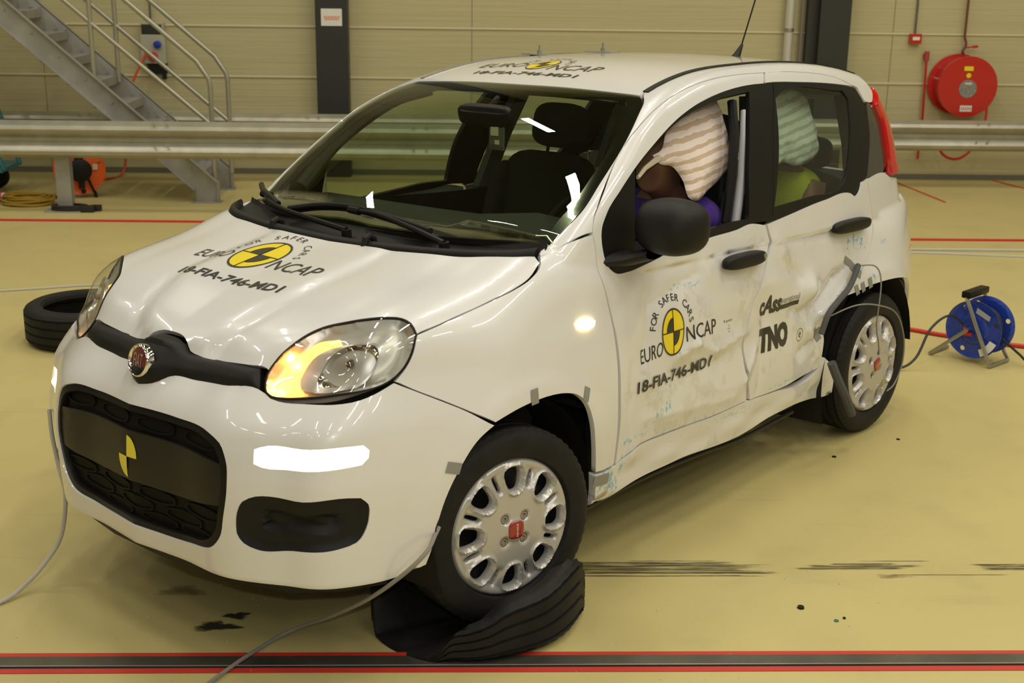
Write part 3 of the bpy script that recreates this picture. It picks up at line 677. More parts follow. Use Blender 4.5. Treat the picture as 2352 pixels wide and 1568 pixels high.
# --- wings, doors, pillars
FDm = Dom((.80, -.22, .50))
fen = [tuple(OL['blower'][0])] + [tuple(p) for p in lamp[21:24]] + [(.712, -.337, .853)] + [tuple(p) for p in reversed(HS[:-1])] + [(.713, .181, 1.004), (.724, .291, 1.030), (.749, .392, 1.052), (.752, .399, 1.021), (.765, .404, .936), (.783, .418, .876), (.796, .431, .806), (.812, .442, .724), (.82, .451, .64), (.824, .458, .527), (.817, .47, .42), (.799, .478, .295),
       (.80, .40, .290), (.802, .366, .295), (.815, .340, .40), (.821, .315, .48), (.824, .273, .553), (.823, .235, .580), (.823, .18, .597), (.825, .096, .607), (.827, .033, .607), (.829, -.046, .601), (.828, -.149, .582),
       (.804, -.238, .637), (.772, -.31, .676), (.739, -.377, .711)]
AP = [(.705, .19, 1.02), (.688, .307, 1.055), (.697, .388, 1.107), (.687, .501, 1.193), (.668, .639, 1.294), (.603, .824, 1.400), (.580, .874, 1.421)]
GUT = [(.530, .945, 1.447), (.515, 1.136, 1.490), (.505, 1.367, 1.517), (.50, 1.657, 1.530), (.50, 1.95, 1.528), (.505, 2.25, 1.510), (.515, 2.55, 1.470)]
DTOP = [(.582, 1.657, 1.508), (.583, 1.483, 1.505), (.592, 1.254, 1.49), (.613, 1.024, 1.451), (.642, .817, 1.386), (.671, .632, 1.286), (.723, .446, 1.13), (.736, .409, 1.092), (.747, .392, 1.056)]
RTOP = [(.608, 2.40, 1.437), (.60, 2.32, 1.455), (.594, 2.224, 1.479), (.587, 2.011, 1.502), (.582, 1.808, 1.509)]
SP = [(.560, 2.60, 1.445), (.60, 2.555, 1.40), (.625, 2.515, 1.374), (.633, 2.430, 1.378)]
pill = AP + GUT + SP + RTOP + DTOP + [(.724, .291, 1.031), (.715, .185, 1.006)]
APD = Dom((.62, -.18, .76))
qd = Dom((.76, .64, .12)); qw = Dom((.86, .42, .30))
quart = [(.737, 2.292, 1.072), (.717, 2.494, 1.082), (.713, 2.589, 1.050), (.62, 2.76, 1.04), (.48, 2.82, 1.02), (.48, 2.84, .60), (.48, 2.85, .34), (.64, 2.84, .31), (.735, 2.785, .31), (.742, 2.795, .38), (.750, 2.775, .46), (.765, 2.72, .54), (.790, 2.62, .605), (.813, 2.49, .636), (.808, 2.377, .640), (.796, 2.259, .634), (.793, 2.129, .622), (.795, 2.03, .612), (.794, 1.99, .607),
         (.79, 2.112, .664), (.786, 2.228, .721), (.775, 2.295, .803), (.755, 2.333, .889), (.743, 2.316, .999)]
tl = [(.56, 2.60, 1.42), (.628, 2.53, 1.36), (.645, 2.548, 1.31), (.676, 2.55, 1.22), (.70, 2.55, 1.12), (.705, 2.56, 1.06), (.60, 2.74, 1.06), (.54, 2.74, 1.15), (.50, 2.70, 1.30)]
TLD = Dom((.6, .75, .25))
for sd in (0, 1):
    mi = bool(sd)
    w = patch('front_wing', fen, FDm, PAINT, car, h=.028, mirror=mi, corner=40)
    patch('side_pillar', pill, APD, PAINT, car, h=.028, mirror=mi, corner=45, gap=.0015)
    fd = patch('front_door', OL['front_door'], SIDEH, PF if not sd else PAINT, car, h=.014 if not sd else .035, mirror=mi, corner=45)
    rd = patch('rear_door', OL['rear_door'], SIDE, PR if not sd else PAINT, car, h=.014 if not sd else .035, mirror=mi, corner=45)
    patch('window_frame', OL['rear_frame'], Dom((.75, 0, .66)), PAINT, rd, h=.03, mirror=mi, corner=60)
    patch('window_surround', OL['front_trim'], SIDEH, BLK, fd, h=.03, mirror=mi, gap=0, off=-.003, holes=[OL['front_opening']], corner=45)
    rt = OL['rear_trim'][:15] + [(.756, 1.492, 1.0), (.732, 1.518, 1.149), (.687, 1.577, 1.302)]
    patch('window_surround', rt, SIDEH, BLK, rd, h=.03, mirror=mi, gap=0, off=-.003, holes=[OL['rear_glass']], corner=45)
    patch('door_glass', OL['rear_glass'], SIDEH, GLASSS, rd, h=.06, mirror=mi, gap=-.004, off=-.008, flange=0)
    if sd: patch('door_glass', OL['front_opening'], SIDEH, GLASSS, fd, h=.06, mirror=mi, gap=-.004, off=-.008, flange=0)
    patch('rear_wing', quart, qd, PQ if not sd else PAINT, car, h=.028, mirror=mi, corner=45)
    patch('sill', OL['sill'], Dom((1, 0, -.1)), PS_ if not sd else PAINT, car, h=.02, mirror=mi, corner=50, flange=.03)
    patch('quarter_window', OL['quarter'], qw, mat('dark_tinted_glass', (.03, .035, .03), .04, coat=1), car, h=.04, mirror=mi, gap=0, off=-.004)
    patch('tail_lamp', tl, TLD, mat('red_lamp_plastic', (.62, .01, .008), .12, coat=1), car, h=.025, mirror=mi, gap=0, off=.014, flange=.03)
    # dark inner skin behind the gaps
    inner = [(.70, .41, 1.0), (.72, 1.45, .97), (.72, 2.2, 1.0), (.72, 2.25, .8), (.74, 1.98, .62), (.74, 1.90, .5), (.74, 1.93, .32), (.74, 1.2, .26), (.74, .40, .28), (.74, .40, .6)]
    patch('inner_door_skin', inner, SIDE, DARK, car, h=.07, mirror=mi, gap=0, off=-.075, flange=0)
    # roof drip strip
    gs_ = [(.530, .955, 1.447), (.515, 1.136, 1.490), (.505, 1.367, 1.517), (.50, 1.657, 1.530), (.50, 1.95, 1.528), (.505, 2.25, 1.510), (.515, 2.53, 1.470)]
    ga = [(a - .010, b, c) for a, b, c in gs_]; gb = [(a + .012, b, c) for a, b, c in gs_]
    patch('roof_strip', ga + gb[::-1], Dom((.1, -.1, .98)), BLKR if not sd else STEEL, car, h=.03, off=.004, gap=0, flange=.010, mirror=mi, corner=60)

# --- roof, windscreen, cowl, tail
WT = [(.0, .905, 1.455), (.229, .912, 1.455), (.424, .918, 1.449), (.53, .925, 1.440)]
rf = WT[1:] + [(a - .002, b, c) for a, b, c in GUT]
roof = patch('roof', [WT[0]] + rf + [(.46, 2.66, 1.46), (.25, 2.70, 1.47), (0, 2.71, 1.475)] + [(-a, b, c) for a, b, c in [(.25, 2.70, 1.47), (.46, 2.66, 1.46)] + rf[::-1]], Dom((0, -.1, 1)), PAINT, car, h=.05, corner=45, gap=.001)
ncap(roof, RD, None, (-.092, 1.165), (.058, .085), (-.365, -.16, 1.095, 1.165, .02), (-.02, .205, 1.085, 1.165, .008), (-.308, .180, 1.000, 1.040, .002), (.090, .116), (170, 10), .028, 0, rM)
WE = [(.58, .872, 1.421), (.601, .824, 1.400), (.665, .639, 1.294), (.684, .501, 1.193), (.694, .388, 1.107), (.688, .307, 1.055), (.69, .235, 1.028)]
WB = [(.60, .20, 1.028), (.45, .14, 1.025), (.25, .11, 1.022), (0, .10, 1.02)]
wsh = WT[1:] + WE + WB[:-1]
ws_out = [WT[0]] + wsh + [WB[-1]] + [(-a, b, c) for a, b, c in wsh[::-1]]
WSD = Dom((0, -.62, .78))
def shr(o, ex, ez):
    c = np.array([0, .5, 1.24]); return [(p[0] * ex, c[1] + (p[1] - c[1]) * ez, c[2] + (p[2] - c[2]) * ez) for p in o]
clear = [(p[0] * .94, .52 + (p[1] - .52) * (.92 if p[1] > .52 else .84), 1.24 + (p[2] - 1.24) * (.90 if p[2] > 1.24 else .80)) for p in ws_out]
wind = patch('windscreen', ws_out, WSD, GLASSW, car, h=.06, gap=.001, off=-.001, flange=0, corner=45)
patch('windscreen_border', ws_out, WSD, GLB, wind, h=.05, gap=.0005, off=-.004, flange=.02, holes=[clear], corner=45)
cw = [(a, b, c) for a, b, c in HR[1:]] + [(.715, .19, 1.02), (.705, .225, 1.035), (.60, .215, 1.035), (.45, .155, 1.03), (.25, .125, 1.03)]
cowl_out = [HR[0]] + cw + [(0, .115, 1.028)] + [(-a, b, c) for a, b, c in cw[::-1]]
CD = Dom((0, -.2, .98))
A_ = np.array(spl([(-a, b, c) for a, b, c in HR[:0:-1]] + HR, 6)); B_ = np.array(spl([(-.700, .235, 1.038), (-.66, .215, 1.034), (-.52, .175, 1.030), (-.33, .13, 1.026), (0, .105, 1.022), (.33, .13, 1.026), (.52, .175, 1.030), (.66, .215, 1.034), (.700, .235, 1.038)], 8))
def along(P, n):
    L = np.concatenate([[0], np.cumsum(np.linalg.norm(np.diff(P, axis=0), axis=1))]); s = np.linspace(0, L[-1], n); return np.stack([np.interp(s, L, P[:, k]) for k in range(3)], 1)
A_ = along(A_, 90); B_ = along(B_, 90); mb = MB(); rows = []
wdt = np.linalg.norm(B_ - A_, axis=1)
for dist, dz in ((.001, -.012), (.002, .002), (.006, .010), (.014, .013), (.024, .011), (.030, .003), (.036, -.018), (.5, -.020), (.92, -.016), (1.0, -.002)):
    t_ = np.minimum(dist / wdt, .6 + .1 * dist) if dist < .4 else np.full(90, dist); P_ = A_ * (1 - t_[:, None]) + B_ * t_[:, None]; P_[:, 2] += dz * np.clip(wdt / .06, .3, 1); rows.append(P_)
nr = len(rows); mb.add([tuple(rows[j][i]) for i in range(90) for j in range(nr)], [(i * nr + j, (i + 1) * nr + j, (i + 1) * nr + j + 1, i * nr + j + 1) for i in range(89) for j in range(nr - 1)])
cowl = mb.build('scuttle_panel', BLKR, car)
for xx, yy_ in ((-.296, .0), (.164, -.010)):
    mb = MB(); mb.tube([(xx, yy_ - .008, .985), (xx, yy_, 1.010), (xx, yy_ + .016, 1.018), (xx, yy_ + .034, 1.008), (xx, yy_ + .040, .985)], .011, 8); mb.build('bonnet_buffer', BLKR, cowl)
def surf(x, y, dom=WSD, off=.012, z=None):
    p = solve(dom, dom.uv([(x, y, z if z is not None else 1.03 + (y - .12) * .62)])); return tuple((p + gradG(p) * off)[0])
WPS = {}
def wip(pb, pa, piv, mount):
    B3 = [tuple(np.array(p) + np.array([0, -.008, o])) for p, o in pb]
    mb = MB(); mb.tube(spl(B3, 8), .0105, 8); mb.tube([tuple(np.array(p) + [0, .002, -.014]) for p in spl(B3, 8)], .004, 6); mb.tube([tuple(np.array(mount) + [-.025, -.008, .016]), tuple(np.array(mount) + [.025, -.008, .014])], .013, 8); mb.build('wiper_blade', BLK, car)
    mb = MB(); q = spl(pa, 8); mb.tube(q, list(np.linspace(.007, .0105, len(q))), 8); mb.tube([tuple(np.array(piv) + [0, .004, -.03]), tuple(np.array(piv) + [0, 0, .010])], .017, 12); mb.build('wiper_arm', BLK, car)
wip([((-.325, .100, 1.027), .016), ((-.215, .147, 1.038), .024), ((-.074, .173, 1.037), .030), ((.119, .149, 1.034), .024), ((.336, .112, 1.031), .012)],
    [(-.04, .150, 1.062), (.075, .140, 1.060), (.262, .095, 1.045), (.435, .060, 1.022)], (.435, .060, 1.016), (-.06, .160, 1.045))
wip([((-.715, .30, 1.060), .012), ((-.60, .215, 1.050), .020), ((-.51, .165, 1.045), .022), ((-.40, .118, 1.036), .014)],
    [(-.56, .180, 1.062), (-.45, .120, 1.050), (-.328, .080, 1.040), (-.161, .060, 1.028), (.01, .050, 1.014)], (.01, .050, 1.006), (-.55, .190, 1.046))
# tail
patch('tailgate', [(-.46, 2.8, 1.05), (.46, 2.8, 1.05), (.465, 2.8, .60), (-.465, 2.8, .60)], Dom((0, 1, .1)), PAINT, car, h=.08)
patch('rear_window', [(-.50, 2.7, 1.42), (.50, 2.7, 1.42), (.58, 2.78, 1.07), (-.58, 2.78, 1.07)], Dom((0, 1, .2)), GLASSS, car, h=.08)
patch('rear_bumper', [(-.465, 2.8, .595), (.465, 2.8, .595), (.465, 2.8, .24), (-.465, 2.8, .24)], Dom((0, 1, 0)), PAINT, car, h=.08)
# underbody, arches
mb = MB(); mb.box(-.70, .70, .46, 1.86, .17, .30); mb.box(-.45, .45, -.55, 2.65, .20, .34); mb.box(-.44, .44, -.58, .16, .30, .72); mb.box(-.60, .60, .16, .30, .30, .93); mb.box(-.62, .62, 2.45, 2.70, .26, .6); mb.box(-.5, .5, 1.9, 2.5, .3, .62)
mb.box(-.38, .38, -.66, -.56, .24, .62)
mb.build('underbody', DARK, car, smooth=False)
def arch_liner(yc, zc, r, sd, a0=-25):
    mb = MB(); n = 20; V = []
    for k in range(n + 1):
        a = math.radians(a0 + (205 - a0) * k / n)
        for x in (.44, .60, .79): V.append((sd * x, yc + r * math.cos(a), zc + r * math.sin(a)))
    Fc = [(k * 3 + j, k * 3 + j + 1, k * 3 + j + 4, k * 3 + j + 3) for k in range(n) for j in range(2)]
    c0 = len(V); V.append((sd * .44, yc, zc)); Fc += [(k * 3, k * 3 + 3, c0) for k in range(n)]
    mb.add(V, Fc); mb.build('arch_liner', BLKR, car)
for sd in (1, -1): arch_liner(.01, .255, .352, sd); arch_liner(2.34, .27, .42, sd, 6)

# --- side fittings
def rbox(mb, c, hx, hy, hz, p=4., M=None, n=14):
    """superellipsoid"""
    V = []; Fc = []
    f = lambda w, m: math.copysign(abs(w) ** (2 / m), w)
    for i in range(n + 1):
        ph = -math.pi / 2 + math.pi * i / n
        for j in range(2 * n):
            th = math.pi * j / n
            q = Vector((hx * f(math.cos(ph), p) * f(math.cos(th), p), hy * f(math.cos(ph), p) * f(math.sin(th), p), hz * f(math.sin(ph), p)))
            V.append(((M @ q) if M is not None else q) + Vector(c))
    for i in range(n):
        for j in range(2 * n):
            a = i * 2 * n + j; b = i * 2 * n + (j + 1) % (2 * n); Fc.append((a, b, b + 2 * n, a + 2 * n))
    mb.add([v[:] for v in V], Fc); return mb
for sd in (1, -1):
    for (y0, y1, z0, z1, x, door) in ((1.10, 1.372, .840, .902, .795, 0), (1.945, 2.262, .872, .932, .775, 1)):
        par = [o for o in car.children if o.name.startswith('front_door' if not door else 'rear_door')][0 if sd == 1 else 1]
        mb = MB(); M = Matrix.Rotation(math.radians(0), 3, 'X')
        rbox(mb, (sd * x, (y0 + y1) / 2, (z0 + z1) / 2), .026, (y1 - y0) / 2, (z1 - z0) / 2 - .004, 3.2, M, 16)
        h_ = mb.build('door_handle', BLKR, par)
        if sd == 1 and not door:
            mb = MB(); mb.lathe([(0, .010), (.004, .010), (.004, .0005)], 16, Matrix.Translation((x + .023, y1 - .035, .876))); mb.build('key_lock', STEEL, par)
    fdp = [o for o in car.children if o.name.startswith('front_door')][0 if sd == 1 else 1]
    if sd < 0: continue
    mb = MB()
    Mm = Matrix.Rotation(math.radians(-12 * sd), 3, 'Z')
    rbox(mb, (sd * .905, .592, 1.071), .116, .100, .088, 2.6, Mm, 20)
    mr = mb.build('door_mirror', BLKR, fdp)
    mb = MB(); pts = [(sd * .745, .52, .955), (sd * .80, .545, .965), (sd * .86, .57, .985)]
    V = []
    for (x, y, z), hy, hz in zip(pts, (.10, .075, .05), (.028, .022, .02)):
        for a in range(12):
            t = 2 * math.pi * a / 12; V.append((x, y + hy * math.cos(t), z + hz * math.sin(t)))
    mb.add(V, [(i * 12 + k, i * 12 + (k + 1) % 12, (i + 1) * 12 + (k + 1) % 12, (i + 1) * 12 + k) for i in range(2) for k in range(12)]); mb.build('mirror_arm', BLKR, fdp)
rp = [(.797, .255, .800), (.799, .28, .809), (.80, .318, .807), (.80, .343, .795), (.80, .335, .779), (.80, .30, .773), (.80, .265, .780)]
patch('side_indicator', rp, SIDE, add_nodes_noise_emission('lit_side_repeater', (1, .35, .05), (1, .85, .4), 5.0, 160), car, h=.012, off=.008, gap=0, flange=.01)
# door emblem and sponsor lettering
fd0 = [o for o in car.children if o.name.startswith('front_door')][0]; rd0 = [o for o in car.children if o.name.startswith('rear_door')][0]
def sM(dom, x=.81):
    def f(p): return (np.array([x, p[0], p[1]]) @ dom.e1, np.array([x, p[0], p[1]]) @ dom.e2)
    return f
ncap(fd0, SIDEH, None, (.768, .690), (.070, .082), (.590, .705, .610, .660, .008), (.852, 1.050, .640, .694, .0), (.562, 1.025, .515, .556, .010), (.104, .108), (166, 12), .027, 0, sM(SIDEH))
fx = lambda S, M: [(np.array([M(p) for p in v]), f) for v, f in S]
m2 = sM(SIDE, .805)
decal('sponsor_lettering', fx([fit('cAss', 1.390, 1.540, .640, .712, fat=.04, shear=.15), quad(1.535, 1.682, .645, .662)], m2), SIDE, INK, rd0, .0015)
decal('sponsor_lettering', fx([fit('international', 1.54, 1.682, .666, .690)], m2), SIDE, mat('grey_ink', (.25, .24, .22), .5), rd0, .0015)
decal('sponsor_lettering', fx([fit('TNO', 1.392, 1.612, .495, .592, fat=.07)], m2), SIDE, INK, rd0, .0015)
decal('door_mark', fx([sector(1.706, .518, .022, .026, 0, 360, 24, .93), fit('e', 1.699, 1.713, .508, .530)], m2), SIDE, INK, rd0, .0015)
decal('door_mark', fx([fit('R point', 1.115, 1.175, .664, .676), quad(1.143, 1.150, .640, .642), quad(1.152, 1.154, .648, .656), quad(1.156, 1.163, .640, .642), quad(1.152, 1.154, .626, .634)], sM(SIDEH)), SIDEH, INK, fd0, .0015)
# tape strips on the body
def strip(y0, z0, y1, z1, w, dom=SIDE, x=.82, par=car, name='tape_strip', m=TAPE, off=.002):
    d = np.array([y1 - y0, z1 - z0]); L = np.linalg.norm(d); d /= L; nn = np.array([-d[1], d[0]]) * w / 2
    a = np.array([y0, z0]); b = np.array([y1, z1]); q = [a - nn, b - nn, b + nn, a + nn]
    nseg = max(2, int(L / .015)); v = []
    for k in range(nseg + 1):
        c = a + (b - a) * k / nseg
        for s in (-1, 0, 1): v.append(c + nn * s)
    f = [(k * 3 + j, k * 3 + j + 3, k * 3 + j + 4, k * 3 + j + 1) for k in range(nseg) for j in range(2)]
    M = sM(dom, x); return decal(name, [(np.array([M(p) for p in v]), f)], dom, m, par, off)
strip(.018, .650, .020, .604, .034); strip(.288, .600, .268, .560, .030); strip(-.270, .478, -.312, .492, .032, par=car)
strip(.36, .272, .45, .262, .036); strip(2.11, .745, 2.19, .69, .035); strip(2.06, .775, 2.12, .745, .03); strip(2.19, .66, 2.20, .62, .03); strip(2.25, .672, 2.26, .628, .03); strip(2.14, .655, 2.15, .615, .03)
strip(1.85, .52, 1.87, .47, .035); strip(.425, .75, .47, .30, .016, m=mat('bluish_tape', (.16, .17, .24), .5), off=-.012)

# --- wheels
def tyre_prof(w=.090, R=.304):
    p = [(-w * .75, R - .094), (-w * .95, R - .085), (-w * 1.02, R - .055), (-w * .97, R - .028), (-w * .86, R - .010), (-w * .74, R - .0035)]
    g = .0075
    for c in (-.50, -.17, .17, .50): p += [((c - .05) * w * 1.3, R), ((c - .035) * w * 1.3, R - g), ((c + .035) * w * 1.3, R - g), ((c + .05) * w * 1.3, R)]
    p += [(w * .74, R - .0035), (w * .86, R - .010), (w * .97, R - .028), (w * 1.02, R - .055), (w * .95, R - .085), (w * .75, R - .094)]
    return p
def tyre_mesh(n=180, wall=None):
    mb = MB(); mb.lathe(tyre_prof(), n)
    m = len(tyre_prof()); V = [list(v) for v in mb.v]
    for k in range(n):  # lateral shoulder cuts
        if k % 3 == 0:
            for i in (4, 5, 6, m - 7, m - 6, m - 5):
                v = V[k * m + i]; r = math.hypot(v[1], v[2]); q = (r - .0032) / r; v[1] *= q; v[2] *= q
    mb.v = [tuple(v) for v in V]
    return mb
def oval(cx, cy, a, b, ang, p=2.6, n=36):
    o = []
    for k in range(n):
        t = 2 * math.pi * k / n; c, s = math.cos(t), math.sin(t); x = a * math.copysign(abs(c) ** (2 / p), c); y = b * math.copysign(abs(s) ** (2 / p), s)
        o.append((cx + x * math.cos(ang) - y * math.sin(ang), cy + x * math.sin(ang) + y * math.cos(ang)))
    return np.array(o)
def wheel_cover(parent):
    n = 72; Q = np.array([(.187 * math.cos(2 * math.pi * k / n), .187 * math.sin(2 * math.pi * k / n)) for k in range(n)])
    big = []; small = []
    for k in range(8):
        a = math.radians(45 * k + 90); o = oval(.134, 0, .030, .0235, 0, 2.8)
        o[:, 1] *= 1 + (o[:, 0] - .131) * 9; big.append(np.stack([o[:, 0] * math.cos(a) - o[:, 1] * math.sin(a), o[:, 0] * math.sin(a) + o[:, 1] * math.cos(a)], 1))
        a += math.radians(22.5); o = oval(.136, 0, .023, .0062, 0, 3.0)
        small.append(np.stack([o[:, 0] * math.cos(a) - o[:, 1] * math.sin(a), o[:, 0] * math.sin(a) + o[:, 1] * math.cos(a)], 1))
    bol = [oval(.044 * math.cos(math.radians(45 + 90 * k)), .044 * math.sin(math.radians(45 + 90 * k)), .0125, .0125, 0, 2, 16) for k in range(4)]
    vo, Fc = tri2d(Q, big + small + bol, .0040)
    r = np.hypot(vo[:, 0], vo[:, 1]); h = np.interp(r, [0, .028, .034, .07, .10, .160, .172, .180, .187], [.020, .020, .016, .014, .012, .000, .003, .002, -.010])
    db = np.min([bdist(vo, b) for b in big], 0); ds = np.min([bdist(vo, b) for b in small], 0); dbo = np.min([bdist(vo, b) for b in bol], 0)
    h = h + .0085 * np.exp(-((db - .008) / .0045) ** 2) - .007 * np.exp(-(db / .007) ** 2) - .006 * np.exp(-(ds / .004) ** 2) - .004 * np.exp(-(dbo / .003) ** 2)
    V = [(hh, a, b) for (a, b), hh in zip(vo, h)]; F2 = [tuple(f) for f in Fc]
    cnt = {}
    for f in Fc:
        for a, b in ((f[0], f[1]), (f[1], f[2]), (f[2], f[0])): cnt[(a, b)] = 1
    for (a, b) in list(cnt):
        if (b, a) not in cnt:
            m = len(V); V += [(V[a][0] - .015, V[a][1] * .995, V[a][2] * .995), (V[b][0] - .015, V[b][1] * .995, V[b][2] * .995)]; F2.append((b, a, m, m + 1))
    o = mesh_obj('wheel_cover', V, F2, SILV, parent); o.data.set_sharp_from_angle(angle=math.radians(50)); return o
def add_wheel(loc, steer, spin, label=None, first=None):
    wh = empty('wheel', loc, (0, 0, math.radians(steer)), car)
    if label: tag(wh, label)
    if first is None:
        ty = tyre_mesh().build('tyre', RUB, wh)
        co = wheel_cover(wh); co.location = (.080, 0, 0); co.scale = (1.1, 1.14, 1.14)
        mb = MB(); mb.lathe([(.070, .206), (.055, .200), (.025, .194), (.020, .10), (.020, .0005)], 40); mb.lathe([(-.07, .206), (-.05, .195), (.03, .192)], 40); rim_ = mb.build('rim', mat('black_steel_rim', (.03, .03, .032), .35, metal=.5), wh)
        for k in range(4):
            mb = MB(); a = math.radians(45 + 90 * k); M = Matrix.Translation((0, .044 * math.cos(a), .044 * math.sin(a)))
            mb.lathe([(-.02, .0110), (.010, .0105), (.010, .006), (.004, .006), (.004, .0005)], 12, M)
            bo = mb.build('wheel_bolt', STEEL, wh); bo.location = co.location; bo.scale = co.scale
        mb = MB(); rbox(mb, (.019, 0, 0), .007, .0245, .0245, 3.4, None, 12); cp = mb.build('centre_cap', mat('red_cap', (.30, .012, .012), .2, coat=1), wh); cp.location = co.location; cp.scale = co.scale
        v, f = fit('panda', -.018, .018, -.004, .005); cl = mesh_obj('cap_lettering', [(.0262, a, b) for a, b in v], f, mat('silver_ink', (.7, .7, .7), .3), wh); cl.location = co.location; cl.scale = co.scale
    else:
        for ch in first.children:
            c = ch.copy(); COL.objects.link(c); c.parent = wh
            for g in ch.children: d = g.copy(); COL.objects.link(d); d.parent = c
    for ch in wh.children: ch.rotation_euler = (math.radians(spin), 0, 0)
    return wh
wf = add_wheel((.712, .004, .222), -13, -90)
wr = add_wheel((.714, 2.376, .276), -2, 20, first=wf)
w3 = add_wheel((-.70, 2.33, .285), 180, 10, first=wf); w4 = add_wheel((-.69, .03, .235), 165, 33, first=wf)

# --- roof fittings
mb = MB(); ap = solve(RD, RD.uv([(.08, 2.30, 1.55)]))[0]
mb.tube([(.08, 2.27, ap[2] - .01), (.08, 2.29, ap[2] + .012), (.08, 2.33, ap[2] + .06)], [.024, .017, .006], 12); ab_ = mb.build('aerial', BLK, car)
mb = MB(); mb.tube([(.08, 2.325, ap[2] + .055), (.08, 2.50, ap[2] + .42)], .0035, 8); mb.build('aerial_rod', BLK, ab_)
for (x, y) in ((-.47, 1.60), (-.255, 1.76)):
    q = solve(RD, RD.uv([(x, y, 1.55)]))[0]
    mb = MB(); mb.box(x - .07, x + .07, y - .035, y + .035, q[2] + .001, q[2] + .006); pl = mb.build('bolt_plate', mat('thin_aluminium', (.5, .5, .48), .3, metal=.8), car, smooth=False)
    mb = MB(); mb.tube([(x, y, q[2]), (x, y, q[2] + .042)], .004, 8); mb.tube([(x, y, q[2] + .006), (x, y, q[2] + .020)], .010, 6); mb.build('bolt', STEEL, pl)

# ================================================================== CABIN
mb = MB()   # dashboard
V = []; prof = [(.22, .90), (.30, 1.005), (.42, 1.03), (.60, 1.02), (.72, .99), (.78, .93), (.80, .80), (.74, .55), (.5, .45)]
for x in (-.69, -.5, -.1, .1, .36, .5, .69):
    for (y, z) in prof: V.append((x, y, z + (.035 * math.exp(-((x - .36) / .16) ** 2) if .5 < y < .75 else 0)))
m = len(prof); mb.add(V, [(i * m + j, i * m + j + 1, (i + 1) * m + j + 1, (i + 1) * m + j) for i in range(6) for j in range(m - 1)]); dash = mb.build('dashboard', TRIMG, car)
mb = MB(); M = Matrix.Translation((.36, .86, .93)) @ Matrix.Rotation(math.radians(62), 4, 'X')
mb.tube([(M @ Vector((.185 * math.cos(a), .185 * math.sin(a), 0)))[:] for a in [2 * math.pi * k / 40 for k in range(40)]], .016, 10, closed=True)
for a in (200, 340, 270): mb.tube([(M @ Vector((0, 0, -.02)))[:], (M @ Vector((.18 * math.cos(math.radians(a)), .18 * math.sin(math.radians(a)), 0)))[:]], .014, 8)
mb.tube([(M @ Vector((0, 0, 0)))[:], (M @ Vector((0, 0, -.18)))[:]], .03, 10); mb.build('steering_wheel', BLK, car)
def seat(x, y, label):
    st = empty('front_seat', (x, y, .30), (0, 0, 0), car)
    mb = MB(); rbox(mb, (0, .05, .16), .25, .27, .09, 4.5); mb.build('seat_cushion', SEATM, st)
    mb = MB(); rbox(mb, (0, .38, .52), .24, .08, .33, 4.5, Matrix.Rotation(math.radians(-14), 3, 'X')); rbox(mb, (-.20, .34, .52), .05, .09, .28, 3, Matrix.Rotation(math.radians(-14), 3, 'X')); rbox(mb, (.20, .34, .52), .05, .09, .28, 3, Matrix.Rotation(math.radians(-14), 3, 'X')); mb.build('backrest', SEATM, st)
    mb = MB(); rbox(mb, (0, .50, .95), .135, .055, .095, 3.4, Matrix.Rotation(math.radians(-10), 3, 'X')); mb.tube([(-.05, .47, .80), (-.05, .49, .9)], .007); mb.tube([(.05, .47, .80), (.05, .49, .9)], .007); mb.build('headrest', SEATM, st)
    return st
seat(.36, 1.15, 'driver'); seat(-.36, 1.12, 'passenger')
mb = MB(); rbox(mb, (0, 2.10, .52), .60, .26, .10, 5); rbox(mb, (0, 2.42, .80), .60, .09, .28, 5, Matrix.Rotation(math.radians(-12), 3, 'X')); rs = mb.build('rear_seat', SEATM, car)
for xx in (-.34, .34):
    mb = MB(); rbox(mb, (xx, 2.50, 1.14), .12, .045, .07, 3.4); mb.build('headrest', SEATM, rs)
patch('headlining', [(-.50, .98, 1.45), (.50, .98, 1.45), (.50, 2.55, 1.48), (-.50, 2.55, 1.48)], Dom((0, 0, 1)), LTRIM, car, h=.1, off=-.03, gap=0, flange=.01)
for sd in (1, -1):   # inner pillars
    for (a, b, w) in (((.69, 1.46, .98), (.585, 1.61, 1.42), .045), ((.69, 2.36, 1.0), (.575, 2.42, 1.40), .07)):
        mb = MB(); V = []
        for p in (a, tuple((np.array(a) + b) / 2 + [.012, 0, 0]), b):
            for dy in (-w, w):
                for dx in (-.02, .015): V.append((sd * (p[0] + dx - .03), p[1] + dy, p[2]))
        Fq = []
        for i in range(2):
            o_ = i * 4
            for p_, q_ in ((0, 1), (1, 3), (3, 2), (2, 0)): Fq.append((o_ + p_, o_ + q_, o_ + 4 + q_, o_ + 4 + p_))
        mb.add(V, Fq)
        mb.build('pillar_trim', TRIMG if sd == 1 else mat('grey_pillar_trim', (.20, .20, .21), .7), car)
    mb = MB(); mb.tube(spl([(sd * .645, .42, 1.06), (sd * .655, .62, 1.22), (sd * .60, .84, 1.36), (sd * .50, .97, 1.415)], 6), .028, 8); mb.build('pillar_trim', TRIMG, car)
mb = MB(); mb.tube([(.692, 1.262, .99), (.682, 1.305, 1.15), (.647, 1.36, 1.30), (.602, 1.405, 1.41)], .018, 8); mb.build('window_channel', BLK, car)
mb = MB(); mb.tube([(.700, 1.315, .97), (.690, 1.362, 1.15), (.654, 1.422, 1.29), (.620, 1.462, 1.375)], [.017, .018, .018, .012], 10); mb.build('pillar_edge_trim', mat('pale_grey_trim', (.50, .51, .56), .45), car)
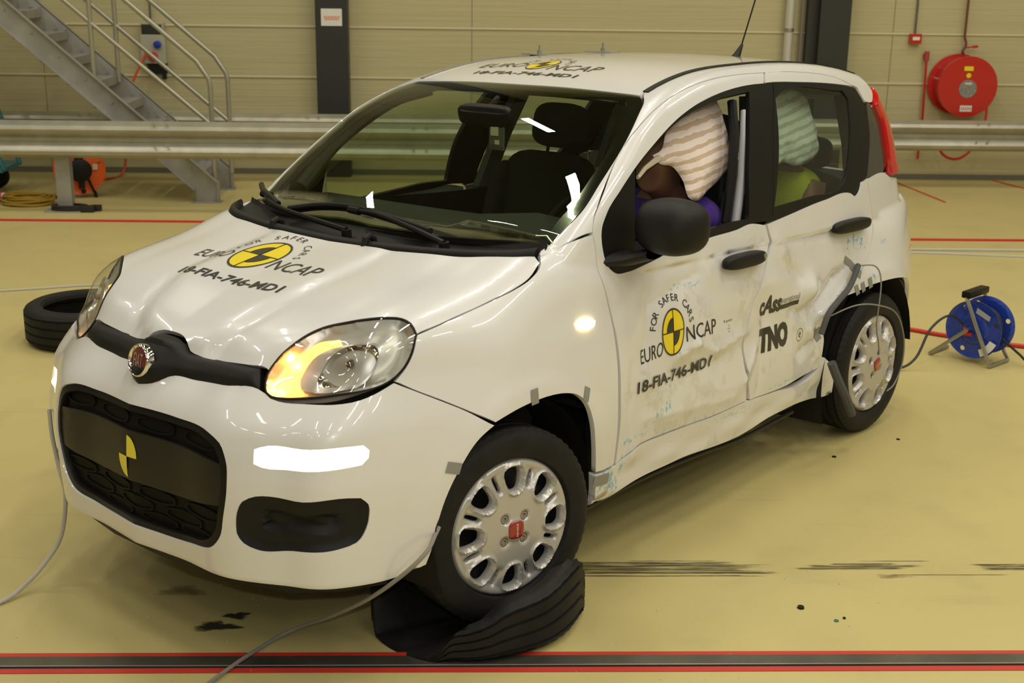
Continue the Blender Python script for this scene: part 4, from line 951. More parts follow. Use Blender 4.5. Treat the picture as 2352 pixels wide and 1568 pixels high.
# cabin mirror with its card
mb = MB(); rbox(mb, (.01, .72, 1.352), .125, .022, .040, 4, Matrix.Rotation(math.radians(12), 3, 'X')); mb.tube([(0, .74, 1.37), (0, .80, 1.41)], .012); cm = mb.build('cabin_mirror', BLK, car)
card = MB(); card.box(.035, .105, .712, .718, 1.235, 1.335, .002); cd = card.build('hanging_card', mat('clear_card_holder', (.12, .12, .12), .1, coat=1)); cd.matrix_world = CARM; tag(cd, 'small card in clear holder hanging below the cabin mirror', 'card')
mb = MB(); mb.box(.045, .080, .709, .7115, 1.285, 1.325); mb.box(.065, .085, .709, .7115, 1.255, 1.27); mb.build('card_print', mat('card_print', (.85, .70, .55), .4), cd)
# side airbags
def stripes(name, c1, c2):
    m = bpy.data.materials.new(name); t = nt(m); b = t.nodes['Principled BSDF']; b.inputs['Roughness'].default_value = .85
    tc = t.nodes.new('ShaderNodeTexCoord'); w = t.nodes.new('ShaderNodeTexWave'); w.bands_direction = 'Z'; w.inputs['Scale'].default_value = 8.8; w.inputs['Distortion'].default_value = 1.6; w.inputs['Detail Scale'].default_value = 2
    mp = t.nodes.new('ShaderNodeMapping'); mp.inputs['Rotation'].default_value = (math.radians(-9), 0, 0); t.links.new(tc.outputs['Object'], mp.inputs[0]); t.links.new(mp.outputs[0], w.inputs[0])
    r = t.nodes.new('ShaderNodeValToRGB'); r.color_ramp.elements[0].position = .60; r.color_ramp.elements[0].color = (*c1, 1); r.color_ramp.elements[1].position = .66; r.color_ramp.elements[1].color = (*c2, 1)
    t.links.new(w.outputs['Fac'], r.inputs[0]); t.links.new(r.outputs[0], b.inputs['Base Color'])
    n = t.nodes.new('ShaderNodeTexNoise'); n.inputs['Scale'].default_value = 26; t.links.new(tc.outputs['Object'], n.inputs[0]); bu = t.nodes.new('ShaderNodeBump'); bu.inputs['Strength'].default_value = .5; bu.inputs['Distance'].default_value = .01
    t.links.new(n.outputs[0], bu.inputs['Height']); t.links.new(bu.outputs[0], b.inputs['Normal']); MATS[name] = m; return m
def airbag(name, out, x0, fat, m, wr=.006, tilt=0.):
    Q = resample(np.array(out, float), .02, 70); vo, Fc = tri2d(Q if area2(Q) > 0 else Q[::-1], [], .02)
    d = bdist(vo, Q); t = fat * np.sqrt(np.clip(d / .09, 0, 1)) * (1 - .4 * np.clip(1 - d / .09, 0, 1)) + wr * np.sin(vo[:, 0] * 60 + 4 * np.sin(vo[:, 1] * 20)) * np.clip(d / .03, 0, 1) * np.exp(-d / .05)
    xs = x0 - (vo[:, 1] - 1.2) * .33 + tilt * (vo[:, 0] - vo[:, 0].mean()); n = len(vo)
    V = [(x + q, a, b) for (a, b), q, x in zip(vo, t, xs)] + [(x - q, a, b) for (a, b), q, x in zip(vo, t, xs)]
    F2 = [tuple(f) for f in Fc] + [tuple(int(i) + n for i in f[::-1]) for f in Fc]
    nb = len(Q); F2 += [((i + 1) % nb, i, n + i, n + (i + 1) % nb) for i in range(nb)]
    return mesh_obj(name, V, F2, m, car)
AIR = stripes('striped_airbag_cloth', (.90, .78, .76), (.62, .48, .36)); AIR2 = stripes('striped_airbag_cloth_rear', (.74, .78, .78), (.50, .54, .44))
airbag('side_airbag', [(1.03, 1.255), (1.08, 1.31), (1.18, 1.355), (1.32, 1.40), (1.45, 1.42), (1.47, 1.36), (1.475, 1.25), (1.45, 1.18), (1.38, 1.14), (1.27, 1.10), (1.165, 1.070), (1.13, 1.085), (1.12, 1.14), (1.08, 1.19), (.99, 1.215), (.97, 1.24)], .575, .040, AIR)
mb = MB(); mb.tube([(.692, .70, 1.195), (.65, .80, 1.215), (.60, .95, 1.235)], [.006, .008, .012], 6); mb.build('airbag_tether', mat('cream_strap', (.60, .55, .42), .8), car)
airbag('side_airbag', [(1.80, 1.20), (1.79, 1.30), (1.80, 1.43), (1.95, 1.44), (2.10, 1.43), (2.20, 1.40), (2.23, 1.30), (2.22, 1.18), (2.12, 1.14), (2.0, 1.13), (1.90, 1.15), (1.84, 1.14)], .535, .045, AIR2, .008)

# ================================================================== DUMMIES
def skin_body(name, chain, edges, m, parent=None, sub=2, loc=None):
    me = bpy.data.meshes.new(name); me.from_pydata([c[0] for c in chain], edges, []); o = bpy.data.objects.new(name, me); COL.objects.link(o)
    md = o.modifiers.new('Skin', 'SKIN'); sv = me.skin_vertices
    if not sv: 
        bm = bmesh.new(); bm.from_mesh(me); bm.verts.layers.skin.verify(); bm.to_mesh(me); bm.free()
    lay = me.skin_vertices[0].data
    for i, c in enumerate(chain): lay[i].radius = (c[1], c[2]); lay[i].use_root = (i == 0)
    md.use_smooth_shade = True
    s = o.modifiers.new('Subdivision', 'SUBSURF'); s.levels = sub; s.render_levels = sub
    bpy.context.view_layer.update(); dg = bpy.context.evaluated_depsgraph_get(); m2 = bpy.data.meshes.new_from_object(o.evaluated_get(dg))
    bpy.data.objects.remove(o); m2.materials.clear(); m2.materials.append(m); o = bpy.data.objects.new(name, m2); COL.objects.link(o)
    m2.polygons.foreach_set('use_smooth', [True] * len(m2.polygons))
    if parent: o.parent = parent
    return o
d1 = empty('crash_test_dummy'); d1.matrix_world = CARM @ Matrix.Translation((.01, -.04, .045))
tag(d1, 'adult crash-test dummy in purple top behind the driver-side window, face hidden by airbag', 'crash test dummy')
B = [((.37, 1.36, .52), .15, .11), ((.37, 1.38, .68), .15, .11), ((.38, 1.38, .85), .17, .11), ((.39, 1.36, .95), .13, .09), ((.41, 1.32, 1.03), .060, .060),
     ((.43, 1.24, 1.10), .075, .085), ((.44, 1.21, 1.19), .078, .095), ((.44, 1.22, 1.26), .06, .07), ((.44, 1.14, 1.085), .045, .045),
     ((.57, 1.36, .93), .065, .065), ((.61, 1.34, .80), .055, .055), ((.60, 1.22, .68), .045, .045), ((.52, 1.02, .74), .038, .038), ((.48, .95, .80), .030, .022),
     ((.20, 1.36, .93), .065, .065), ((.16, 1.30, .78), .055, .055), ((.17, 1.18, .68), .045, .045), ((.25, 1.02, .76), .038, .038), ((.28, .95, .82), .03, .022),
     ((.46, 1.15, .50), .09, .09), ((.48, .86, .56), .07, .07), ((.28, 1.15, .50), .09, .09), ((.27, .86, .56), .07, .07)]
E_ = [(0, 1), (1, 2), (2, 3), (3, 4), (4, 5), (5, 6), (6, 7), (5, 8), (3, 9), (9, 10), (10, 11), (11, 12), (12, 13), (3, 14), (14, 15), (15, 16), (16, 17), (17, 18), (0, 19), (19, 20), (0, 21), (21, 22)]
skin_body('body', B, E_, SKINR, d1)
SHB = [((.37, 1.37, .50), .170, .13), ((.37, 1.38, .68), .170, .13), ((.38, 1.38, .85), .19, .13), ((.39, 1.365, .95), .145, .11), ((.40, 1.33, 1.0), .075, .075), ((.56, 1.36, .94), .088, .085), ((.605, 1.345, .885), .075, .075), ((.21, 1.36, .94), .088, .085), ((.17, 1.33, .88), .075, .075)]
skin_body('purple_top', SHB, [(0, 1), (1, 2), (2, 3), (3, 4), (3, 5), (5, 6), (3, 7), (7, 8)], PURP, d1)
mb = MB(); mb.tube([(.61 + .078 * math.cos(a), 1.345 + .078 * math.sin(a), .862 + .02 * math.cos(a)) for a in [2 * math.pi * k / 24 for k in range(24)]], .009, 6, closed=True)
mb.tube(spl([(.47, 1.275, 1.0), (.50, 1.26, .93), (.47, 1.23, .80)], 6), .012, 6); mb.build('sleeve_hem', INK, d1)
d2 = empty('crash_test_dummy'); d2.matrix_world = CARM @ Matrix.Translation((0.05, .02, .085))
tag(d2, 'child crash-test dummy in lime-green vest behind the rear side window', 'crash test dummy')
B2 = [((.33, 2.20, .70), .12, .10), ((.33, 2.22, .85), .13, .10), ((.33, 2.22, .96), .11, .08), ((.34, 2.20, 1.03), .045, .045), ((.34, 2.18, 1.12), .07, .08), ((.34, 2.18, 1.20), .07, .085), ((.34, 2.18, 1.27), .05, .06),
      ((.47, 2.20, .93), .05, .05), ((.50, 2.12, .80), .04, .04), ((.46, 1.98, .74), .033, .033), ((.20, 2.20, .93), .05, .05), ((.17, 2.12, .80), .04, .04), ((.20, 1.98, .74), .033, .033), ((.41, 2.0, .70), .06, .06), ((.26, 2.0, .70), .06, .06)]
skin_body('body', B2, [(0, 1), (1, 2), (2, 3), (3, 4), (4, 5), (5, 6), (2, 7), (7, 8), (8, 9), (2, 10), (10, 11), (11, 12), (0, 13), (0, 14)], SKINR, d2)
skin_body('lime_vest', [((.33, 2.21, .70), .15, .125), ((.33, 2.22, .85), .19, .14), ((.34, 2.21, .96), .19, .12), ((.34, 2.20, 1.02), .12, .08)], [(0, 1), (1, 2), (2, 3)], LIME, d2)

# foam sleeves, cables at the rear wheel (car frame)
def cartube(name, pts, r, m, label, cat, group=None, n=8):
    mb = MB(); mb.tube(spl(pts, 8), r, n); o = mb.build(name, m); o.matrix_world = CARM; tag(o, label, cat, group); return o
cartube('foam_sleeve', [(.80, 2.14, .735), (.815, 2.09, .71), (.825, 2.02, .66), (.83, 1.92, .62), (.835, 1.84, .585), (.83, 1.80, .51)], .0125, FOAM, 'grey foam-sleeved cable taped down the dented rear door', 'cable')
cartube('foam_sleeve', [(.835, 1.90, .375), (.85, 1.93, .31), (.865, 1.99, .22), (.86, 2.07, .13)], .019, FOAM, 'dark foam-sleeved cable hanging in front of the rear wheel', 'cable')
cartube('sensor_cable', [(.80, 2.14, .735), (.85, 2.20, .73), (.875, 2.21, .66), (.885, 2.18, .50), (.89, 2.20, .42), (.89, 2.22, .36)], .003, GREYC, 'thin grey cable falling straight over the rear wheel', 'cable', None, 6)
cartube('sensor_cable', [(.81, 1.87, .56), (.87, 2.0, .60), (.895, 2.16, .58), (.90, 2.33, .52), (.90, 2.43, .40), (.895, 2.45, .28), (.89, 2.40, .20), (.89, 2.33, .18)], .003, GREYC, 'thin grey cable arching across the rear wheel cover', 'cable', None, 6)
cartube('sill_cable', [(.78, .36, .155), (.74, .44, .15), (.735, .8, .165), (.74, 1.1, .165), (.73, 1.4, .15), (.73, 1.8, .17)], .008, BLKC, 'black cable running along underneath the dented sill', 'cable')

# ================================================================== HALL
def floor_mat():
    m = bpy.data.materials.new('epoxy_floor'); t = nt(m); b = t.nodes['Principled BSDF']; L = t.links
    tc = t.nodes.new('ShaderNodeTexCoord')
    def noise(s, d=4, v=None, r=.6):
        n = t.nodes.new('ShaderNodeTexNoise'); n.inputs['Scale'].default_value = s; n.inputs['Detail'].default_value = d; n.inputs['Roughness'].default_value = r
        L.new(v or tc.outputs['Object'], n.inputs['Vector']); return n.outputs[0]
    def rng(x, a, c, o=1.):
        r = t.nodes.new('ShaderNodeMapRange'); r.inputs[1].default_value = a; r.inputs[2].default_value = c; r.inputs[4].default_value = o; L.new(x, r.inputs[0]); return r.outputs[0]
    def mix(f, a, c):
        x = t.nodes.new('ShaderNodeMix'); x.data_type = 'RGBA'; L.new(f, x.inputs[0])
        for i, v in ((6, a), (7, c)):
            if isinstance(v, tuple): x.inputs[i].default_value = (*v, 1)
            else: L.new(v, x.inputs[i])
        return x.outputs[2]
    c = mix(rng(noise(.8), .35, .7, .9), (.57, .485, .205), (.51, .43, .18))
    c = mix(rng(noise(3.2, 6), .56, .78, .30), c, (.36, .31, .16))
    mp = t.nodes.new('ShaderNodeMapping'); mp.inputs['Scale'].default_value = (.5, 3, 1); mp.inputs['Rotation'].default_value = (0, 0, .5); L.new(tc.outputs['Object'], mp.inputs[0])
    c = mix(rng(noise(1.4, 7, mp.outputs[0], .72), .60, .80, .45), c, (.33, .28, .14))
    c = mix(rng(noise(170, 2), .64, .74, .35), c, (.22, .20, .12))
    L.new(c, b.inputs['Base Color']); b.inputs['Roughness'].default_value = .42; b.inputs['Specular IOR Level'].default_value = .45
    u = t.nodes.new('ShaderNodeBump'); u.inputs['Strength'].default_value = .25; u.inputs['Distance'].default_value = .003; L.new(noise(210, 3), u.inputs['Height']); L.new(u.outputs[0], b.inputs['Normal'])
    return m
def wall_mat():
    m = mat('wall_sandwich_panel', (.47, .44, .33), .38, spec=.4); t = m.node_tree; b = t.nodes['Principled BSDF']; L = t.links
    tc = t.nodes.new('ShaderNodeTexCoord'); mp = t.nodes.new('ShaderNodeMapping'); mp.inputs['Scale'].default_value = (.6, 1, 26); L.new(tc.outputs['Object'], mp.inputs[0])
    n = t.nodes.new('ShaderNodeTexNoise'); n.inputs['Scale'].default_value = 1.6; n.inputs['Detail'].default_value = 4; L.new(mp.outputs[0], n.inputs[0])
    x = t.nodes.new('ShaderNodeMix'); x.data_type = 'RGBA'; x.inputs[6].default_value = (.54, .49, .285, 1); x.inputs[7].default_value = (.45, .41, .238, 1); L.new(n.outputs[0], x.inputs[0]); L.new(x.outputs[2], b.inputs['Base Color'])
    u = t.nodes.new('ShaderNodeBump'); u.inputs['Strength'].default_value = .4; u.inputs['Distance'].default_value = .01; L.new(n.outputs[0], u.inputs['Height']); L.new(u.outputs[0], b.inputs['Normal'])
    return m
FLM = floor_mat(); WLM = wall_mat(); YW = 12.255
def S(o): o['kind'] = 'structure'; return o
mb = MB(); mb.add([(x, y, 0) for y in (-9, YW + .2) for x in (-11, 11)], [(0, 1, 3, 2)]); S(mb.build('floor', FLM, smooth=False))
# back wall built of horizontal cassettes with lipped joints
mb = MB(); z = 0.0; V = []; n0 = 0
zs = [.0, .46, .905, 1.357, 1.81, 2.26, 2.71, 3.2, 3.7, 4.2, 4.7, 5.2, 5.7, 6.2, 7.0]
prof = [(0, .03)]
for a, c in zip(zs[:-1], zs[1:]): prof += [(a + .003, .0), (c - .022, .0), (c - .016, -.007), (c - .008, -.010), (c - .001, -.006), (c, .0)]
v = [(x, YW + d, zz) for x in (-11, 11) for zz, d in prof]; n = len(prof)
mb.add(v, [(i, i + 1, n + i + 1, n + i) for i in range(n - 1)]); S(mb.build('wall_back', WLM, smooth=False))
mb = MB()
for x in (3.885, -3.9, .0, 7.8, -7.8): mb.box(x - .004, x + .004, YW - .003, YW + .01, 0, 7)
S(mb.build('trim_1', mat('panel_joint', (.30, .27, .16), .7), smooth=False))
mb = MB()
for a in zs[1:-1]: mb.box(-11, 11, YW - .0115, YW - .004, a - .016, a - .003)
S(mb.build('trim_7', mat('panel_lip_highlight', (.66, .61, .42), .4), smooth=False))  # paler strips: highlight from overhead light painted along each panel joint
mb = MB(); mb.box(-11, 11, YW - .012, YW + .01, 0, .05); S(mb.build('baseboard_back', mat('dark_plinth', (.16, .15, .11), .7), smooth=False))
PLW = mat('plain_wall', (.42, .40, .32), .7); CEI = mat('dark_ceiling', (.13, .125, .11), .8)
mb = MB(); mb.add([(-11, -9, 0), (-11, YW, 0), (-11, YW, 7), (-11, -9, 7)], [(0, 1, 2, 3)]); S(mb.build('wall_left', PLW, smooth=False))
mb = MB(); mb.add([(11, -9, 0), (11, YW, 0), (11, YW, 7), (11, -9, 7)], [(3, 2, 1, 0)]); S(mb.build('wall_right', PLW, smooth=False))
mb = MB(); mb.add([(-11, -9, 0), (11, -9, 0), (11, -9, 7), (-11, -9, 7)], [(0, 3, 2, 1)]); S(mb.build('wall_front', PLW, smooth=False))
mb = MB(); mb.add([(-11, -9, 7), (11, -9, 7), (11, YW, 7), (-11, YW, 7)], [(0, 3, 2, 1)]); S(mb.build('ceiling', CEI, smooth=False))
ANT = mat('anthracite_steel', (.035, .036, .034), .45, metal=.2)
# steel columns against the wall
mb = MB(); mb.box(-1.405, -1.118, YW - .17, YW - .001, .0, 7); tag(mb.build('steel_column', ANT, smooth=False), 'dark grey steel column with a white paper sign, left of the car roof', 'column', 'steel columns')
mb = MB(); mb.box(3.15, 3.43, YW - .19, YW - .17, 0, 7); mb.box(3.15, 3.43, YW - .02, YW - .001, 0, 7); mb.box(3.15, 3.17, YW - .18, YW - .01, 0, 7); mb.box(3.30, 3.31, YW - .18, YW - .01, 0, 7); mb.box(3.06, 3.15, YW - .10, YW - .001, 0, 7)
tag(mb.build('steel_column', ANT, smooth=False), 'black steel column beside the white downpipe, behind the car roof', 'column', 'steel columns')
mb = MB(); mb.tube([(2.90, YW - .07, .0), (2.90, YW - .07, 7)], .040, 14); o = mb.build('downpipe', mat('pale_downpipe', (.62, .60, .54), .3, metal=.3)); tag(o, 'pale round downpipe on wall left of the black column', 'pipe')
mb = MB()
for zz in (.6, 1.36, 2.6): mb.tube([(2.90, YW - .07, zz), (2.90, YW - .07, zz + .03)], .046, 14)
mb.build('pipe_bracket', STEEL, o)
mb = MB(); mb.tube([(3.02, YW - .05, 0), (3.02, YW - .05, 7)], .016, 8); tag(mb.build('conduit', mat('brown_grey_conduit', (.20, .17, .14), .5)), 'thin grey-brown conduit between white downpipe and black column', 'conduit')
# paper sign on the column
sg = MB(); sg.box(-1.352, -1.165, YW - .173, YW - .1705, 1.365, 1.515); so = sg.build('paper_sign', WHT, smooth=False); tag(so, 'white paper sign with red lines taped to dark column', 'sign')
mb = MB()
for i in range(9): mb.box(-1.325 + .016 * i, -1.314 + .016 * i, YW - .1738, YW - .1728, 1.433, 1.452 - .004 * (i % 2))
for i in range(8): mb.box(-1.320 + .016 * i, -1.309 + .016 * i, YW - .1738, YW - .1728, 1.415, 1.430)
mb.build('sign_print', mat('orange_red_print', (.75, .22, .10), .6), so, smooth=False)

# --- W-beam guard rails
def wbeam(name, x0, x1, y, zc, hh, label, cat='guard rail', seed=1):
    rt = empty(name, ((x0 + x1) / 2, y, 0)); cx = (x0 + x1) / 2
    prof = [(-1.0, .012), (-.93, -.018), (-.78, -.058), (-.58, -.070), (-.38, -.058), (-.22, -.018), (-.10, .0), (.10, .0), (.22, -.018), (.38, -.058), (.58, -.070), (.78, -.058), (.93, -.018), (1.0, .012)]
    nx = max(2, int((x1 - x0) / .5)); rnd = random.Random(seed); V = []
    for i in range(nx + 1):
        w = rnd.uniform(-.003, .003)
        for z_, d in prof: V.append((x0 + (x1 - x0) * i / nx - cx, d + w, zc + z_ * hh))
    m = len(prof); mb = MB(); mb.add(V, [(i * m + j, (i + 1) * m + j, (i + 1) * m + j + 1, i * m + j + 1) for i in range(nx) for j in range(m - 1)])
    x = x0 + .6
    while x < x1:
        for dx in (-.05, .05):
            for z_ in (-.58, .58): mb.tube([(x - cx + dx, -.068, zc + z_ * hh + .045), (x - cx + dx, -.078, zc + z_ * hh + .045)], .012, 6)
        x += 2.0
    mb.build('beam', GALV, rt)
    tag(rt, label, cat, None); return rt, cx
gr, gcx = wbeam('guard_rail', -7.0, 1.55, 10.27, .571, .145, 'near galvanised crash barrier running behind the left of the car')
def post(rt, x, y, w, z1, base=True):
    mb = MB(); mb.box(x - w, x + w, y - .004, y + .004, 0, z1); mb.box(x - w, x - w + .008, y, y + .07, 0, z1); mb.box(x + w - .008, x + w, y, y + .07, 0, z1)
    if base: mb.box(x - .14, x + .14, y - .10, y + .14, 0, .012)
    return mb.build('post', GALV2, rt, smooth=False)
for x in (-3.21, -1.21, .79, -5.21): post(gr, x - gcx, .05, .058, .60)
br, bcx = wbeam('guard_rail', -8.0, 9.0, 11.72, .482, .138, 'far galvanised crash barrier along back wall, below the hose reel', seed=4)
for x in (-6.4, -4.4, 0.4, 2.4, 6.4, 8.4): post(br, x - bcx, .05, .05, .52)

# --- steel staircase
st = empty('staircase', (-2.18, 11.08, 0)); tag(st, 'galvanised steel staircase with tube handrails rising to the left', 'staircase')
OX, OY = 2.18, -11.08
slope = (1.598 - .178) / (-3.681 + 2.097)   # dz/dx of the upper stringer edge (negative)
for yy in (10.75, 11.40):
    V = []; xs = [-2.085, -6.6]
    top0 = (-2.085, .175); L = -6.6
    P2 = [(-2.085, 0), (-2.27, 0), (-2.27, .105), (L, .105 + slope * (L + 2.27)), (L, .175 + slope * (L + 2.085)), (-2.085, .175)]
    mb = MB(); th = .006; nP = len(P2)
    v = [(x + OX, yy + OY, z) for x, z in P2] + [(x + OX, yy + OY + th, z) for x, z in P2]
    mb.add(v, [(0, 1, 2, 5), (2, 3, 4, 5), (nP + 5, nP + 2, nP + 1, nP), (nP + 5, nP + 4, nP + 3, nP + 2)] + [(i, (i + 1) % nP, nP + (i + 1) % nP, nP + i)[::-1] for i in range(nP)])
    sgn_ = -1 if yy < 11 else 1
    for (a, b) in ((2, 3), (5, 4)):    # flanges
        (x0, z0), (x1, z1) = P2[a], P2[b]; y_a = yy + OY - .045 if sgn_ < 0 else yy + OY; y_b = y_a + .05
        mb.add([(x0 + OX, y_a, z0), (x1 + OX, y_a, z1), (x1 + OX, y_b, z1), (x0 + OX, y_b, z0), (x0 + OX, y_a, z0 - .008), (x1 + OX, y_a, z1 - .008), (x1 + OX, y_b, z1 - .008), (x0 + OX, y_b, z0 - .008)], [(0, 1, 2, 3), (7, 6, 5, 4), (0, 4, 5, 1), (3, 2, 6, 7)])
    mb.box(-2.085 + OX, -2.079 + OX, yy + OY - .045, yy + OY + .05, 0, .175)
    mb.box(-2.30 + OX, -2.06 + OX, yy + OY - .06, yy + OY + .06, 0, .008)
    for k in range(22):
        x = -2.30 - .2 * k; z_ = .10 + slope * (x + 2.085) * 1.0
        for dx in (.0, .08): mb.tube([(x + dx + OX, yy + OY - .002, z_ - .02), (x + dx + OX, yy + OY - .012, z_ - .02)], .010, 6)
    mb.build('stringer', GALV2, st, smooth=False)
for k in range(20):
    x = -2.33 - .201 * k; z_ = .175 + slope * (x + 2.25)
    if z_ > 4: break
    mb = MB(); mb.box(x - .12 + OX, x + .12 + OX, 10.76 + OY, 11.40 + OY, z_ - .03, z_); mb.box(x + .1202 + OX, x + .127 + OX, 10.76 + OY, 11.40 + OY, z_ - .065, z_ + .002)
    mb.build('tread', GALV2, st, smooth=False)
RAILM = mat('galvanised_tube', (.40, .385, .30), .35, metal=.5)
for (yy, kx, kz) in ((10.80, -2.118, 1.04), (11.36, -2.078, 1.04)):
    hl_ = 1.05; up = lambda x: kz + .03 + slope * .97 * (x - kx + .02)
    pts = [(kx, .15), (kx, kz - .10), (kx - .01, kz - .04), (kx - .05, kz + .02), (kx - .10, up(kx - .10)), (-6.0, up(-6.0))]
    mb = MB(); mb.tube([(x + OX, yy + OY, z) for x, z in pts], .0205, 10); mb.build('handrail', RAILM, st)
    mid = lambda x: .61 + slope * .97 * (x + 2.10)
    mb = MB(); mb.tube([(kx + OX, yy + OY, mid(kx)), (-6.0 + OX, yy + OY, mid(-6.0))], .0185, 10); mb.build('knee_rail', RAILM, st)
    for x in (-3.045 + (.05 if yy > 11 else 0), -4.0, -4.95):
        mb = MB(); mb.tube([(x + OX, yy + OY, .10 + slope * (x + 2.085)), (x + OX, yy + OY, up(x))], .0205, 10); mb.build('rail_post', RAILM, st)

# --- wall fittings
def cyl_y(mb, cx, cz, r, y0, y1, n=40):
    M = Matrix.Translation((cx, 0, cz)) @ Matrix.Rotation(math.radians(-90), 4, 'Z'); h0, h1 = -y0, -y1   # x axis -> -y
    mb.lathe([(h0, .0005), (h0, r), (h1, r), (h1, .0005)], n, M)
hr = empty('fire_hose_reel', (4.565, YW - .014, .89)); tag(hr, 'round red fire hose reel mounted on wall above right barrier', 'hose reel')
mb = MB(); cyl_y(mb, -.045, .012, .275, 0, -.03); mb.xf(Matrix.Identity(4)); cyl_y(mb, -.02, .006, .255, -.03, -.15); cyl_y(mb, 0, 0, .274, -.15, -.185, 56); mb.build('reel_drum', RED, hr)
mb = MB(); cyl_y(mb, 0.0, -.018, .082, -.184, -.188); mb.build('reel_label', mat('grey_black_label', (.12, .12, .11), .5, noise=(90, .9, (.42, .42, .38))), hr)
mb = MB(); mb.box(-.052, .032, -.1900, -.1885, .145, .185); mb.box(-.02, .02, -.1900, -.1885, .095, .096); cyl_y(mb, -.004, .102, .022, -.185, -.188); mb.build('yellow_label', YEL, hr)
mb = MB(); mb.box(-.055, .055, -.1885, -.186, -.225, -.17); wl_ = mb.build('white_label', WHT, hr)
mb = MB()
for i in range(5): mb.box(-.045 + .02 * i, -.033 + .02 * i, -.1895, -.188, -.212, -.185)
mb.build('label_print', mat('faded_red_print', (.55, .25, .2), .6), wl_)
mb = MB()
for i in range(4): mb.box(-.030 + .016 * i, -.018 + .016 * i, -.1892, -.1878, .022, .038)
mb.build('label_print', WHT, hr, smooth=False)
mb = MB(); mb.tube(spl([(.20, -.16, -.13), (.205, -.17, -.25), (.195, -.17, -.36), (.16, -.16, -.50), (.06, -.15, -.63), (-.04, -.15, -.67), (-.15, -.15, -.63), (-.24, -.15, -.50), (-.28, -.15, -.40)], 8), .0125, 8); mb.build('hose', REDH, hr)
mb = MB(); mb.tube([(4.215, YW - .05, .20), (4.222, YW - .05, .60), (4.205, YW - .05, 1.12)], .012, 8); hp_ = mb.build('red_pipe', RED); tag(hp_, 'thin upright red hose nozzle pipe left of the hose reel', 'pipe')
mb = MB(); mb.tube([(4.205, YW - .05, 1.11), (4.205, YW - .05, 1.195)], .024, 10); mb.box(4.185, 4.225, YW - .05, YW - .001, 1.13, 1.17); mb.build('nozzle_holder', mat('dull_red_plastic', (.40, .05, .05), .5), hp_)
mb = MB(); mb.box(4.035, 4.140, YW - .06, YW - .001, 1.262, 1.352, .005); cb = mb.build('fire_call_point', RED, smooth=False); tag(cb, 'small red fire alarm call box on wall', 'alarm box')
mb = MB(); mb.box(4.055, 4.120, YW - .0625, YW - .059, 1.295, 1.325); mb.build('call_label', WHT, cb, smooth=False)
mb = MB(); mb.tube([(4.085, YW - .02, 1.35), (4.085, YW - .02, 7)], .009, 8); tag(mb.build('conduit', mat('dark_grey_conduit', (.10, .11, .10), .5)), 'dark grey conduit rising above the red alarm call box', 'conduit')
mb = MB(); mb.tube(spl([(4.55, YW - .04, 1.175), (4.535, YW - .05, 1.20), (4.56, YW - .05, 1.26), (4.54, YW - .05, 1.33)], 5) + [(4.54, YW - .05, 7)], .012, 8); pp = mb.build('water_pipe', mat('dark_red_pipe', (.16, .05, .035), .5)); tag(pp, 'dark red water pipe dropping to the top of the hose reel', 'pipe')
mb = MB(); mb.tube([(4.56, YW - .06, 1.235), (4.66, YW - .07, 1.245)], .007, 6); mb.tube([(4.62, YW - .07, 1.243), (4.665, YW - .07, 1.246)], .012, 6); mb.build('valve_lever', RED, pp)
# power distribution box
pb = empty('power_box', (-2.88, YW, 1.2)); tag(pb, 'grey power socket box on wall behind the stair handrails', 'socket box')
mb = MB(); mb.box(-.10, .10, -.09, -.001, .06, .17, .004); mb.box(-.11, .11, -.10, -.001, -.19, .065, .004); mb.build('housing', mat('grey_socket_housing', (.42, .41, .32), .5), pb, smooth=False)
mb = MB(); mb.box(-.095, .085, -.097, -.09, .065, .155, .003); mb.build('smoked_cover', mat('smoked_cover', (.03, .035, .03), .2, coat=.5), pb, smooth=False)
mb = MB(); mb.box(-.06, .10, -.09, -.001, -.28, -.19, .003); mb.box(.07, .10, -.10, -.05, -.33, -.19); mb.build('dark_bracket', BLKR, pb, smooth=False)
mb = MB(); M = Matrix.Translation((.045, -.10, -.02)) @ Matrix.Rotation(math.radians(-90), 4, 'Z'); mb.lathe([(0, .034), (.03, .034), (.035, .022), (.035, .0005)], 20, M); mb.build('blue_socket', BLUE, pb)
mb = MB(); M = Matrix.Translation((.0, -.10, -.125)) @ Matrix.Rotation(math.radians(-90), 4, 'Z'); mb.lathe([(0, .042), (.035, .042), (.04, .028), (.04, .0005)], 20, M); mb.build('red_socket', RED, pb)
mb = MB(); mb.tube([(-2.90, YW - .04, 1.37), (-2.90, YW - .04, 7)], .010, 8); tag(mb.build('conduit', mat('dark_grey_conduit')), 'dark grey conduit rising above the grey socket box', 'conduit')
mb = MB(); mb.tube(spl([(-2.93, YW - .125, 1.125), (-2.97, YW - .12, 1.05), (-3.05, YW - .12, .90), (-3.12, YW - .12, .72), (-3.16, YW - .13, .4), (-3.2, YW - .2, .03), (-3.3, YW - .5, .016)], 8), .012, 8); tag(mb.build('orange_cable', mat('orange_red_cable', (.70, .10, .03), .5)), 'orange-red cable plugged in at the wall socket box', 'cable')

